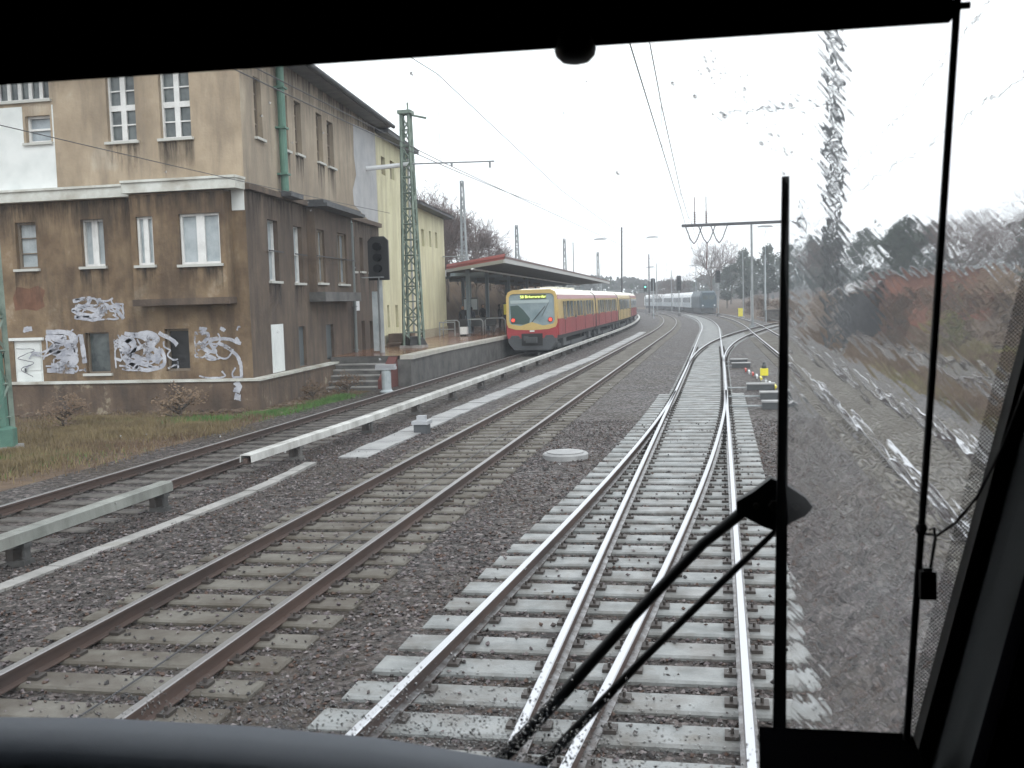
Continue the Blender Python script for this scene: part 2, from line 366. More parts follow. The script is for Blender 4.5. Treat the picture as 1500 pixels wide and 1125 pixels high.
# track 2: plain main track with concrete sleepers
T2 = lambda Y: ctr(-4.935, Y)
t = thing('railway_track', 'curving main line track with sand coloured concrete sleepers, between the third rail and the points', 'railway track')
for s in (-1, 1): rail_obj(offset_path(T2, s * G2, yrange(-2, 300)), t, 'rail_top2')
lay_sleepers(t, T2, 4.0, 190, 'sleeper2', half=1.3, w=.34, jit=.01)
# a thin cable lying between the rails
m = MB(); m.path([(-4.75 + .12 * noise.noise(Vector((0, y * .2, 0))), y, .045) for y in [5 + i * .8 for i in range(38)]], .008, n=5); m.build('track_cable', 'wire', t)
# track 1: third rail commuter track
T1 = lambda Y: -9.93 - max(0, Y - 25) * .004 - bend(Y)
t = thing('railway_track', 'leftmost track with dark timber sleepers, beneath the red and yellow train', 'railway track')
for s in (-1, 1): rail_obj(offset_path(T1, s * G2, yrange(6, 200)), t, 'rail_top2')
lay_sleepers(t, T1, 8.0, 150, 'sleeper3', half=1.3, w=.26, limit=100, jit=.02, dy=.65, top=.012)
# track 3: our own, with the trailing turnout and the crossover turnout
T3 = lambda Y: ctr(-.60, Y) - .004 * max(0, min(Y, 85) - 45) 
BR = lambda Y: T3(Y) - max(0, 34 - Y) ** 2 / (2 * 345)
def XO(Y): return T3(min(Y, 400)) + max(0, Y - 45) ** 2 / (2 * 290)
t = thing('railway_track', 'wet bright railed track with two sets of points, straight ahead of the cab', 'railway track')
for s in (-1, 1): rail_obj(offset_path(T3, s * G2, yrange(-2, 300)), t)
for s in (-1, 1): rail_obj(offset_path(BR, s * G2, yrange(-2, 32.5)), t, name='switch_rail')
# check rails beside the outer rails opposite the crossings, wing rails
for f, s, a, b in ((T3, 1, .5, 5.5), (BR, -1, .5, 5.5)):
    rail_obj(offset_path(f, s * (G2 - .10), yrange(a, b)), t, name='check_rail')
# sleepers of track 3 (lengths follow the turnout)
rest = MB(); k = 0; Y = 4.1
while Y < 190:
    c = T3(Y); L_ = -1.3; R_ = 1.3; rr = [-G2, G2]
    if Y < 34: L_ = BR(Y) - c - 1.3; rr += [BR(Y) - c - G2, BR(Y) - c + G2]
    if 45 < Y < 78:
        d = XO(Y) - c; R_ = 1.3 + min(d, 2.6); rr += [d - G2, d + G2]
    if Y > 33: L_ = -1.0; R_ = max(.95, R_ - .35)
    dx = T3(Y + .5) - T3(Y - .5); a = -math.atan(dx)
    if k < 100:
        q = sleeper_mesh(L_, R_, rr, None, w=.36); o = q.build('sleeper', ['sleeper', 'clip'], t); o.location = (c, Y, random.uniform(-.005, .004)); o.rotation_euler = (0, 0, a + random.uniform(-.004, .004))
    else:
        q = sleeper_mesh(L_, R_, rr, None, w=.36, clips=False); ca, sa = math.cos(a), math.sin(a)
        rest.add([(c + v[0] * ca - v[1] * sa, Y + v[0] * sa + v[1] * ca, v[2]) for v in q.v], q.f)
    k += 1; Y += .6
tag(rest.build('sleeper', 'sleeper', t), kind='stuff')
# crossover between track 3 and track 4
t = thing('crossover_track', 'crossover branching right from the points ahead and cutting across the next track', 'railway track')
for s in (-1, 1): rail_obj(offset_path(XO, s * G2, yrange(47, 112)), t)
lay_sleepers(t, XO, 78, 108, 'sleeper', half=1.35, limit=60)
# stretcher bars and lead rods of the points
# track 4
T4 = lambda Y: ctr(3.65, Y) - .010 * max(0, min(Y, 85) - 40)
t = thing('railway_track', 'track behind the wiper, crossed by the crossover, seen through the rain on the right', 'railway track')
for s in (-1, 1): rail_obj(offset_path(T4, s * G2, yrange(4, 300)), t)
lay_sleepers(t, T4, 6, 170, 'sleeper2', half=1.3)
T5 = lambda Y: 8.3 - max(0, Y - 30) * .012 - bend(Y)
t = thing('railway_track', 'overgrown siding track beside the brown scrub at the right', 'railway track')
for s in (-1, 1): rail_obj(offset_path(T5, s * G2, yrange(10, 140)), t, 'rail_top2')
lay_sleepers(t, T5, 12, 70, 'sleeper3', half=1.3, limit=90)
for o in [o for o in COL.objects if o.parent == t]: o.location.z += .08

# loose stones over the ballast near the cab: uncountable
rnd = random.Random(77); st = MB(); OCT = [(0, 2, 4), (2, 1, 4), (1, 3, 4), (3, 0, 4), (2, 0, 5), (1, 2, 5), (3, 1, 5), (0, 3, 5)]
def on_sleeper(x, y):
    for f, h_, y0_, dy_, w_ in ((T2, 1.32, 4.0, .6, .18), (T3, 1.32, 4.1, .6, .19)):
        lo = f(y) - h_ - (max(0, 34 - y) ** 2 / 690 if f is T3 else 0)
        if lo < x < f(y) + h_:
            k = (y - y0_ + dy_ / 2) % dy_ - dy_ / 2
            if abs(k) < w_: return True
    return False
for i in range(62000):
    y = 4.2 + 22 * rnd.random() ** 1.5; x = rnd.uniform(-9.2, 3.0)
    if y > 11 and x < -9.2 + (y - 4) * 0: pass
    os_ = on_sleeper(x, y)
    if os_ and rnd.random() > (.16 if x < -3.3 else .04): continue
    s_ = rnd.uniform(.012, .03); z = -.02 + .018 * noise.noise(Vector((x * 1.3, y * 1.3, 0))) + .02 * noise.noise(Vector((x * 4, y * 4, 5))) + s_ * .35
    if os_: z = .02 + s_ * .5
    a, b, c = s_ * rnd.uniform(.7, 1.4), s_ * rnd.uniform(.6, 1.1), s_ * rnd.uniform(.5, .9); r_ = Matrix.Rotation(rnd.uniform(0, 6.3), 3, 'Z') @ Matrix.Rotation(rnd.uniform(-.6, .6), 3, 'X')
    vs = [r_ @ Vector(v) for v in ((a, rnd.uniform(-.3, .3) * b, 0), (-a, rnd.uniform(-.3, .3) * b, 0), (0, b, rnd.uniform(-.3, .3) * c), (0, -b, rnd.uniform(-.3, .3) * c), (rnd.uniform(-.4, .4) * a, 0, c), (0, 0, -c))]
    st.add([(v.x + x, v.y + y, v.z + z) for v in vs], OCT, rnd.choice((0, 0, 1, 1, 2, 3, 4)))
tag(st.build('ballast_stones', [mat('stone dark', (.03, .026, .026), .5), mat('stone brown grey', (.065, .052, .05), .55), mat('stone purple grey', (.10, .08, .085), .5), mat('stone pale', (.19, .165, .165), .5), mat('stone rust', (.075, .042, .03), .6)]), kind='stuff')

# ------------------------------------------------------------------ third rail
def third_rail(label, x_at, y0, y1, zc, cover, spacing, ph):
    t = thing('third_rail', label, 'power rail', group='covered power rails beside the leftmost track')
    ys = []; y = y0
    while y < y1: ys.append(y); y += 1.0 if y < 60 else 3
    ys.append(y1)
    m = MB(); m.sweep([(-.11, zc - .15), (-.10, zc - .015), (-.06, zc), (.08, zc), (.12, zc - .015), (.13, zc - .15), (.115, zc - .15), (.105, zc - .03), (-.085, zc - .03), (-.095, zc - .15)], [(x_at(y), y, 0) for y in ys])
    m.build('cover', cover, t)
    m = MB(); m.sweep([(-.04, zc - .17), (.04, zc - .17), (.04, zc - .08), (-.04, zc - .08)], [(x_at(y), y, 0) for y in ys]); m.build('conductor', 'rail_side', t)
    y = y0 + ph; base = None
    while y < y1:
        if base is None:
            m = MB(); m.box(.08, .112, -.06, .06, -.02, zc - .04); m.box(-.12, .14, -.10, .10, -.03, .06); m.box(-.10, .0, -.12, .12, .06, .2, 1); m.box(-.05, .13, -.08, .08, zc - .21, zc - .16)
            base = m.build('bracket', ['conc_d', 'clip'], t); base.location = (x_at(y), y, 0)
        else:
            o = child_copy(base, t); o.location = (x_at(y), y, 0)
        y += spacing
third_rail('near length of weathered grey covered power rail at the left edge', lambda y: -8.42, 6, 14.8, .42, 'cover_old', 3.3, 2.0)
third_rail('long white covered power rail running beside the red and yellow train', lambda y: -8.42 + max(0, min(1, (y - 17.5) / 6)) * .12 - max(0, y - 25) * .006 - bend(y), 17.6, 175, .42, 'cover', 4.2, 2.2)

# ------------------------------------------------------------------ cable troughs and lids
def trough(label, x_at, y0, y1, w, step=1.0, matn='conc_l', z=.02):
    t = thing('cable_trough', label, 'cable trough', group='flush concrete cable troughs'); base = None; y = y0
    while y < y1:
        if base is None:
            m = MB(); m.box(-w/2, w/2, .01, step - .01, -.08, z); base = m.build('trough_lid', matn, t); o = base
        else: o = child_copy(base, t)
        o.location = (x_at(y), y, random.uniform(-.012, .012)); o.rotation_euler = (random.uniform(-.006, .006), random.uniform(-.006, .006), -math.atan(x_at(y + .5) - x_at(y - .5)) + random.uniform(-.012, .012)); y += step
trough('grey concrete lid path between the power rail and the main track', lambda y: -7.25 + max(0, min(1, (y - 30) / 25)) * .7 - max(0, y - 55) * .004 - bend(y), 20, 95, .62)
trough('narrow beige concrete strip left of the main track in the foreground', lambda y: -7.8 + .12 * math.sin(y * .5), 9.2, 19, .22, 1.0, 'conc')
m = MB(); m.lathe([(.44, -.08), (.44, .05), (.41, .075), (0.02, .085)], n=32); m.lathe([(.36, .08), (.36, .095), (.01, .1)], n=32)
o = m.build('manhole_cover', 'conc_l'); o.location = (-2.95, 20.0, .02); tag(o, 'round pale concrete manhole cover in the ballast between the tracks', 'manhole cover')

# ------------------------------------------------------------------ brown station building
C0 = Vector((-13.9, 29.9, 0)); 
A5 = RAD(5); DS = Vector((-math.sin(A5), math.cos(A5), 0)); NS = Vector((DS.y, -DS.x, 0))     # side wall direction, outward normal
DF = Vector((-1, 0, 0)); NF = Vector((0, -1, 0))
class Wall:
    def __init__(s, O, D, N): s.O = O; s.D = D; s.N = N
    def P(s, u, z, n=0): return s.O + s.D * u + s.N * n + Vector((0, 0, z))
    def T(s, u, n, z): return s.P(u, z, n)
    def panel(s, mb, u0, u1, z0, z1, holes=(), depth=.22, n=0, mi=0):
        us = sorted({u0, u1} | {h[0] for h in holes} | {h[2] for h in holes}); zs = sorted({z0, z1} | {h[1] for h in holes} | {h[3] for h in holes})
        us = [u for u in us if u0 <= u <= u1]; zs = [z for z in zs if z0 <= z <= z1]
        for i in range(len(us) - 1):
            for j in range(len(zs) - 1):
                uc = (us[i] + us[i+1]) / 2; zc = (zs[j] + zs[j+1]) / 2
                if any(h[0] < uc < h[2] and h[1] < zc < h[3] for h in holes): continue
                mb.add([s.P(us[i], zs[j], n), s.P(us[i+1], zs[j], n), s.P(us[i+1], zs[j+1], n), s.P(us[i], zs[j+1], n)], [(0, 1, 2, 3)], mi)
        for (a, b, c, d) in holes:
            q = [(a, b), (c, b), (c, d), (a, d)]
            for k in range(4):
                (ua, za), (ub, zb) = q[k], q[(k+1) % 4]
                mb.add([s.P(ua, za, n), s.P(ub, zb, n), s.P(ub, zb, n - depth), s.P(ua, za, n - depth)], [(0, 1, 2, 3)], mi)
    def box(s, mb, u0, u1, z0, z1, n0, n1, mi=0): mb.box(u0, u1, n0, n1, z0, z1, mi, T=lambda u, n, z: s.P(u, z, n))
def window(wall, parent, r, n=0, depth=.18, frame='winwhite', pane='glassdark', nv=1, nh=1, ft=.07, mt=.06, sill=True, name='window', sillmat='sill'):
    a, b, c, d = r; m = MB(); nn = n - depth
    wall.box(m, a, a + ft, b, d, nn - .05, nn + .03); wall.box(m, c - ft, c, b, d, nn - .05, nn + .03)
    wall.box(m, a + ft, c - ft, b, b + ft, nn - .05, nn + .03); wall.box(m, a + ft, c - ft, d - ft, d, nn - .05, nn + .03)
    for i in range(1, nv + 1):
        u = a + (c - a) * i / (nv + 1); wall.box(m, u - mt/2, u + mt/2, b + ft, d - ft, nn - .04, nn + .025)
    for i in range(1, nh + 1):
        z = b + (d - b) * i / (nh + 1); wall.box(m, a + ft, c - ft, z - mt/2, z + mt/2, nn - .045, nn + .020)
    f = m.build(name, frame, parent)
    m = MB(); wall.box(m, a + .01, c - .01, b + .01, d - .01, nn - .07, nn - .055); m.build('pane', pane, f)
    if sill:
        m = MB(); wall.box(m, a - .08, c + .08, b - .08, b - .003, n - .05, n + .10); m.build('sill', sillmat, f)
    return f

bld = thing('station_building', 'large brown and beige stucco building with graffiti and dark overhanging roof beside the tracks', 'building')
WF = Wall(C0, DF, NF); WS = Wall(C0, DS, NS)
# upper front
fu = [(3.42, 8.25, 4.38, 10.3), (1.62, 8.25, 2.62, 10.3), (6.3, 9.68, 8.9, 10.4), (6.32, 8.38, 7.18, 9.2), (10.5, 8.3, 11.5, 10.3)]
m = MB(); WF.panel(m, 0, 16, 6.6, 11.35, fu); m.build('upper_wall', 'upper', bld)
for i in (0, 1, 4): window(WF, bld, fu[i], nv=1, nh=1, mt=.17, frame='winwhite', pane='glassdark', ft=.06)
f2 = window(WF, bld, fu[2], nv=6, nh=0, mt=.12); window(WF, bld, fu[3], nv=0, nh=1, pane='glassmid')
# fine glazing bars as a second lighter set on the tall windows
m = MB()
for (a, b, c, d) in (fu[0], fu[1]):
    for q in (.25, .75): WF.box(m, a + .06, c - .06, b + (d - b) * q - .02, b + (d - b) * q + .02, -.19, -.165)
m.build('glazing_bar', 'winwhite', bld)
m = MB(); WF.box(m, 6.2, 12, 6.95, 8.3, .0, .012); WF.box(m, 7.26, 12, 8.3, 9.5, .0, .012); WF.box(m, 6.2, 6.24, 8.3, 9.5, .0, .012); m.build('plaster_patch', 'whiteplaster', bld)
# lower front
fl = [(7.05, 4.5, 7.78, 5.95), (4.72, 4.5, 5.5, 5.95), (9.6, 4.5, 10.4, 5.95)]
fb = [(4.75, 1.18, 5.58, 2.45), (7.1, .3, 8.1, 2.25), (2.06, 1.2, 2.86, 2.5), (10, 1.2, 10.8, 2.4)]
bayf = [(2.78, 4.45, 3.33, 5.90), (.62, 4.42, 1.92, 5.92)]
m = MB(); WF.panel(m, 0, 16, -.2, 6.6, fl + fb); m.build('lower_wall', 'lower', bld)
window(WF, bld, fl[0], nv=0, nh=2, frame='winwood', pane='winboard', mt=.03); window(WF, bld, fl[1], nv=1, nh=0, mt=.2, pane='winboard'); window(WF, bld, fl[2], nv=1, nh=0)
window(WF, bld, fb[0], nv=0, nh=0, frame='winwood', pane='glassdark', ft=.04)
window(WF, bld, fb[2], nv=0, nh=0, frame='winwood', pane='black', sill=False); window(WF, bld, fb[3], nv=0, nh=0, frame='winwood')
m = MB(); WF.box(m, 7.1, 8.1, .3, 2.25, -.12, -.05); WF.box(m, 7.0, 8.2, 2.25, 2.34, 0.003, .08); WF.box(m, 7.18, 8.02, .4, 1.2, -.05, -.03); WF.box(m, 7.18, 8.02, 1.3, 2.15, -.05, -.03)
m.build('door', 'whiteplaster', bld)
# bay on the front
WB = Wall(C0 + NF * .5, DF, NF); m = MB(); WB.panel(m, .45, 3.5, 3.42, 6.58, bayf, depth=.15)
for u in (.45, 3.5): m.add([WB.P(u, 3.42), WB.P(u, 3.42, -.5), WB.P(u, 6.58, -.5), WB.P(u, 6.58)], [(0, 1, 2, 3)])
m.build('bay', 'lower', bld)
m = MB(); WB.box(m, .40, 3.55, 3.22, 3.42, -.5, .05); m.build('bay_ledge', 'lower_side', bld)
window(WB, bld, bayf[0], depth=.12, nv=1, nh=0, mt=.16, pane='winboard'); window(WB, bld, bayf[1], depth=.12, nv=1, nh=0, mt=.26, pane='winboard')
# cornice
m = MB()
WF.box(m, 3.65, 16, 6.55, 6.86, .0, .28); WF.box(m, 3.65, 16, 6.86, 6.93, .0, .34)
WF.box(m, -.02, 3.65, 6.60, 6.90, 0, .66); WF.box(m, -.05, 3.65, 6.90, 6.97, 0, .72)
m.build('cornice', 'cornice', bld)
m = MB(); WS.box(m, -.0, 17.4, 6.62, 6.80, .003, .16); m.build('side_cornice', 'lower_side', bld)
m = MB(); WF.box(m, .02, .42, 6.0, 6.6, 0, .03); m.build('plaster_patch', 'whiteplaster', bld)
m = MB(); pp_ = [(6.9, 3.3), (7.2, 3.18), (7.6, 3.25), (7.95, 3.2), (8.0, 3.6), (7.85, 3.95), (7.4, 3.88), (7.1, 3.97), (6.85, 3.8), (6.95, 3.55)]; m.add([WF.P(u, z, .005) for u, z in pp_], [tuple(range(10))]); m.build('brick_patch', 'redbrick', bld)
# plinth
m = MB(); WF.box(m, -.30, 16, -.3, .88, 0, .30); m.box(-.001, 17.6, -.001, .30, -.3, .88, 0, T=lambda u, n, z: WS.P(u, z, n)); m.build('plinth', 'plinth', bld)
m = MB(); WF.box(m, -.36, 16, .88, .95, 0.003, .36); WS.box(m, 0, 17.6, .88, .95, .003, .36); m.build('plinth_coping', 'cornice', bld)
# side walls
su = [(3.88, 8.35, 4.5, 10.2), (5.27, 8.4, 6.02, 10.22), (7.89, 8.45, 8.68, 10.25), (9.32, 8.45, 10.21, 10.2), (1.2, 8.35, 1.9, 10.2)]
sl = [(1.91, 3.92, 2.9, 5.88), (4.56, 3.9, 5.5, 5.85), (12.21, 4.5, 12.87, 5.95), (13.69, 4.53, 14.28, 5.98), (15.14, 4.53, 15.92, 5.97)]
sb = [(1.8, .97, 3.0, 2.52), (4.66, 1.0, 5.48, 2.38), (8.03, 1.04, 9.05, 2.37), (13.46, 1.06, 14.08, 2.4), (14.92, .97, 15.56, 2.37)]
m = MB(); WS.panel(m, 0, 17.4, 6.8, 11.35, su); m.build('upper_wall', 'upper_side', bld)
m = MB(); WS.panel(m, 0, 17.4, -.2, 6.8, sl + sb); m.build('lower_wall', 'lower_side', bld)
for r in su: window(WS, bld, r, nv=1, nh=3, frame='winwood', pane='glassdark', mt=.05)
for r in sl[:2]: window(WS, bld, r, nv=0, nh=1, frame='winwhite', pane='winboard', mt=.04, ft=.05)
for r in sl[2:]: window(WS, bld, r, nv=1, nh=0, frame='winwood', pane='glassdark', mt=.05)
for k_, r in enumerate(sb):
    if k_ == 0:
        m = MB(); WS.box(m, r[0], r[2], r[1], r[3], -.10, .01); WS.box(m, r[0] + .1, r[2] - .1, r[1] + .1, r[3] - .1, .01, .025); m.build('door', 'whiteplaster', bld)
    elif k_ < 3:
        m = MB(); WS.box(m, r[0], r[2], r[1], r[3], -.16, -.10); WS.box(m, r[0] + .1, r[2] - .1, r[1] + .1, r[3] - .4, -.10, -.085); m.build('door', M['winboard'] if False else mat('grey green door', (.075, .09, .095), .6), bld)
    else: window(WS, bld, r, nv=0, nh=0, frame='winwood', pane='black', sill=False)
# balcony rods across the side windows
m = MB()
for (a, c) in ((1.7, 3.1), (4.4, 5.7)): WS.box(m, a, c, 4.85, 4.89, .08, .12)
m.build('window_guard_rail', 'black', bld)
# side bay
WB2 = Wall(C0 + NS * .3, DS, NS); bs = [(6.32, 3.92, 7.3, 5.84), (9.05, 3.92, 10.4, 5.88)]
m = MB(); WB2.panel(m, 6.15, 11.2, 3.58, 6.6, bs, depth=.15)
for u in (6.15, 11.2): m.add([WB2.P(u, 3.58), WB2.P(u, 3.58, -.3), WB2.P(u, 6.6, -.3), WB2.P(u, 6.6)], [(0, 1, 2, 3)])
m.build('bay', 'lower_side', bld)
m = MB(); WB2.box(m, 6.1, 11.25, 3.24, 3.58, -.3, .30); m.build('bay_ledge', 'conc_d', bld)
m = MB(); WB2.box(m, 5.9, 11.45, 6.6, 6.72, -.3, .55); WB2.box(m, 6.0, 11.35, 6.72, 6.85, -.3, .40); m.build('bay_roof', 'roofdark', bld)
for r in bs: window(WB2, bld, r, depth=.12, nv=1, nh=1, frame='winwood', pane='glassmid', mt=.05)
m = MB(); WB2.box(m, 5.9, 11.3, 4.84, 4.88, .10, .13); m.build('window_guard_rail', 'black', bld)
# bare plaster patch on the side, uneven outline
pm = MB(); pts = [(13.4, 10.7), (17.35, 10.9), (17.35, 6.82), (15.6, 6.82), (14.6, 7.0), (13.0, 7.3), (12.9, 7.9), (13.6, 8.6), (13.3, 9.4)]
pm.add([WS.P(u, z, .008) for u, z in pts], [tuple(range(len(pts)))]); pm.build('plaster_patch', 'patch', bld)
m = MB(); WS.box(m, 12.56, 13.18, 2.85, 3.28, .01, .03); m.build('wall_sign', 'whitepaint', bld)
m = MB(); m.tube(WS.P(12.0, 6.4, .12), WS.P(12.0, .3, .12), .07, n=10); m.tube(WS.P(12.0, 6.4, .12), WS.P(12.2, 6.6, .02), .07, n=10)
for z in (1.2, 3, 4.6): WS.box(m, 11.9, 12.1, z, z + .05, .02, .2)
m.build('downpipe', mat('grey downpipe', (.16, .18, .18), .5), bld)
m = MB(); m.tube(WS.P(3.3, 11.1, .18), WS.P(3.35, 6.85, .18), .13, n=12)
for z in (7.4, 8.9, 10.2): WS.box(m, 3.12, 3.54, z, z + .06, .0, .34)
m.build('downpipe', 'green', bld)
m = MB(); WS.box(m, 2.95, 4.3, 6.68, 6.84, .0, .5); m.build('downpipe_hopper', 'roofdark', bld)
# roof
m = MB()
e = .65
z0, z1 = 11.20, 11.34
# eaves slab as an L ring (soffit) and the roof faces above
P = lambda u, w_, z: C0 + DS * u + (-NS) * w_ + Vector((0, 0, z))
q = [P(-e, -e, z0), P(17.8, -e, z0), P(17.8, 14, z0), P(-e, 16.5, z0)]
q2 = [v + Vector((0, 0, .14)) for v in q]
m.add(q + q2, [(3, 2, 1, 0), (4, 5, 6, 7), (0, 1, 5, 4), (1, 2, 6, 5), (2, 3, 7, 6), (3, 0, 4, 7)], 0)
m.build('eaves', 'soffit', bld)
m = MB(); r1 = P(5, 6.5, 15.2); r2 = P(14, 6.5, 15.2); b0 = [P(-e - .1, -e - .1, 11.345), P(17.9, -e - .1, 11.345), P(17.9, 14.1, 11.345), P(-e - .1, 16.6, 11.345)]
m.add(b0 + [r1, r2], [(0, 1, 5, 4), (1, 2, 5), (2, 3, 4, 5), (3, 0, 4)]); rf = m.build('roof', 'roofdark', bld)
m = MB()
for u in (10.2,):
    c = P(u, 1.4, 12); m.box(c.x - .25, c.x + .25, c.y - .25, c.y + .25, 12, 13.0); m.tube((c.x, c.y, 13.0), (c.x, c.y, 13.35), .10); m.tube((c.x, c.y, 13.35), (c.x, c.y, 13.8), .03)
m.build('chimney', 'roofdark', rf)
m = MB(); m.path([P(-e - .12, -e - .13, 11.26), P(17.9, -e - .13, 11.26)], .09, n=8); m.build('gutter', 'roofdark', bld)
# graffiti: broad sprayed strokes, worn through to the stucco
def worn(matname):
    m_ = M[matname]; t_ = m_.node_tree; N = t_.nodes; L = t_.links; g_ = N.new('ShaderNodeNewGeometry'); n_ = N.new('ShaderNodeTexNoise'); n_.inputs['Scale'].default_value = 2.2; n_.inputs['Detail'].default_value = 6; n_.inputs['Roughness'].default_value = .7
    r_ = N.new('ShaderNodeValToRGB'); r_.color_ramp.elements[0].position = .33; r_.color_ramp.elements[1].position = .46; L.new(g_.outputs['Position'], n_.inputs['Vector']); L.new(n_.outputs[0], r_.inputs[0])
    L.new(r_.outputs[0], N['Principled BSDF'].inputs['Alpha'])
worn('paintwhite'); M['paintdark'] = mat('dark graffiti outline', (.10, .10, .125), .7); worn('paintdark')
def graffiti(wall, strokes, w, n=.004, seed=0, paint='paintwhite'):
    rnd = random.Random(seed); m = MB()
    for st in strokes:
        pts = []
        for i in range(len(st) - 1):
            (a, b), (c, d) = st[i], st[i + 1]
            p0 = st[max(0, i - 1)]; p3 = st[min(len(st) - 1, i + 2)]
            for k in range(8):
                t_ = k / 8; q_ = []
                for e_ in (0, 1):
                    A_, B_, C_, D_ = p0[e_], (a, b)[e_], (c, d)[e_], p3[e_]
                    q_.append(.5 * (2 * B_ + (C_ - A_) * t_ + (2 * A_ - 5 * B_ + 4 * C_ - D_) * t_ ** 2 + (3 * B_ - A_ - 3 * C_ + D_) * t_ ** 3))
                pts.append((q_[0] + .02 * noise.noise(Vector((q_[0] * 6, q_[1] * 6, seed))), q_[1] + .02 * noise.noise(Vector((q_[0] * 5, q_[1] * 7, seed + 5)))))
        pts.append(st[-1]); ws = [w * (.7 + .6 * abs(noise.noise(Vector((i * .35, seed, 0))))) for i in range(len(pts))]
        n += .0006; vs = []
        for i, p in enumerate(pts):
            a = pts[max(0, i - 1)]; b = pts[min(len(pts) - 1, i + 1)]; dx, dy = b[0] - a[0], b[1] - a[1]; l = math.hypot(dx, dy) or 1
            vs += [wall.P(p[0] - dy / l * ws[i], p[1] + dx / l * ws[i], n), wall.P(p[0] + dy / l * ws[i], p[1] - dx / l * ws[i], n)]
        m.add(vs, [(2 * i, 2 * i + 1, 2 * i + 3, 2 * i + 2) for i in range(len(pts) - 1)])
    m.build('graffiti', paint, bld)
def tagpair(wall, strokes, w, seed):
    graffiti(wall, strokes, w * .8, .009, seed, 'paintwhite')
    us = [p[0] for st_ in strokes for p in st_]; zs = [p[1] for st_ in strokes for p in st_]; rr_ = random.Random(seed * 31); ex = []
    for _ in range(9):
        u, z = rr_.uniform(min(us), max(us)), rr_.uniform(min(zs), max(zs)); st_ = [(u, z)]; a_ = rr_.uniform(0, 6.28)
        for _k in range(5):
            a_ += rr_.uniform(-1.3, 1.5); u = min(max(us), max(min(us), u + math.cos(a_) * .26)); z = min(max(zs), max(min(zs), z + math.sin(a_) * .17)); st_.append((u, z))
        ex.append(st_)
    graffiti(wall, ex, .032, .018, seed + 50, 'paintwhite')
tagpair(WF, [[(5.9, 3.45), (5.3, 3.5), (5.55, 3.25), (5.95, 3.15), (5.4, 3.0), (5.0, 3.05), (4.6, 3.25), (4.3, 3.2)], [(5.9, 2.95), (5.2, 2.85), (4.9, 3.0)], [(5.0, 3.5), (4.95, 3.2)], [(4.45, 3.15), (4.2, 2.85)]], .085, 1)
tagpair(WF, [[(6.9, 2.5), (6.1, 2.45), (5.9, 2.2), (6.5, 2.15), (6.8, 1.9), (6.2, 1.85), (5.9, 1.6), (6.4, 1.4), (6.8, 1.45)], [(6.7, 2.3), (6.0, 2.0), (6.6, 1.7)], [(5.7, 2.4), (5.62, 1.5)], [(7.4, 2.62), (7.7, 2.6)], [(6.95, 1.3), (6.0, 1.25)]], .12, 2)
tagpair(WF, [[(4.55, 2.0), (4.2, 2.1), (3.8, 2.35), (3.3, 2.4), (3.1, 2.15), (3.6, 2.0), (4.1, 1.75), (3.4, 1.6), (3.0, 1.85), (2.95, 1.4), (3.6, 1.25), (4.1, 1.5)], [(4.5, 2.2), (4.1, 1.95), (4.4, 1.85)], [(4.2, 2.4), (3.5, 2.2), (3.0, 1.55)], [(3.05, 2.4), (2.6, 2.15), (2.45, 2.0)], [(3.9, 1.6), (3.3, 1.3)]], .10, 3)
tagpair(WF, [[(1.85, 2.35), (1.4, 2.3), (1.6, 1.95), (1.2, 1.75), (1.35, 2.1), (.8, 2.15), (.35, 2.0)], [(1.7, 2.5), (1.45, 2.45)], [(1.0, 2.5), (.85, 2.4)], [(1.1, 2.05), (.6, 1.75), (.4, 1.4), (.38, .98)], [(1.55, 1.7), (1.2, 1.55)], [(.5, 2.2), (.4, 2.0)], [(1.75, 2.1), (1.5, 1.8)]], .085, 4)
tagpair(WF, [[(6.9, 2.35), (6.3, 2.3), (6.75, 1.9), (6.2, 1.75), (6.6, 1.4)], [(6.05, 2.4), (5.95, 1.9), (6.1, 1.45)]], .15, 6)
tagpair(WF, [[(4.35, 2.3), (3.9, 2.0), (4.2, 1.6), (3.8, 1.35)], [(3.6, 2.35), (3.15, 2.2), (3.5, 1.8), (3.05, 1.5)]], .15, 7)
tagpair(WF, [[(5.75, 3.3), (5.2, 3.15), (4.75, 3.1)], [(5.8, 3.05), (5.3, 2.95)]], .11, 8)
graffiti(Wall(C0 + NF * .10, DF, NF), [[(7.95, 2.0), (7.3, 1.95), (7.9, 1.7), (7.35, 1.55), (7.8, 1.35), (7.4, 1.1)]], .014, .0, 9, 'paintdark')
graffiti(Wall(C0 + NF * .30, DF, NF), [[(.42, .86), (.35, .7), (.45, .55)], [(.5, .42), (.3, .38)]], .12, seed=5)

ds = bpy.data.materials.new('rain dirt streak'); ds.use_nodes = True; t_ = ds.node_tree; N = t_.nodes; L = t_.links; b_ = N['Principled BSDF']; b_.inputs['Base Color'].default_value = (.045, .035, .03, 1); b_.inputs['Roughness'].default_value = .95
tc = N.new('ShaderNodeTexCoord'); sx = N.new('ShaderNodeSeparateXYZ'); L.new(tc.outputs['Generated'], sx.inputs[0]); g_ = N.new('ShaderNodeNewGeometry'); mp = N.new('ShaderNodeMapping'); mp.inputs['Scale'].default_value = (4.5, 4.5, .5); L.new(g_.outputs['Position'], mp.inputs[0])
n_ = N.new('ShaderNodeTexNoise'); n_.inputs['Scale'].default_value = 1; n_.inputs['Detail'].default_value = 8; n_.inputs['Roughness'].default_value = .7; L.new(mp.outputs[0], n_.inputs['Vector'])
r_ = N.new('ShaderNodeMapRange'); r_.inputs['From Min'].default_value = .42; r_.inputs['From Max'].default_value = .7; L.new(n_.outputs[0], r_.inputs[0])
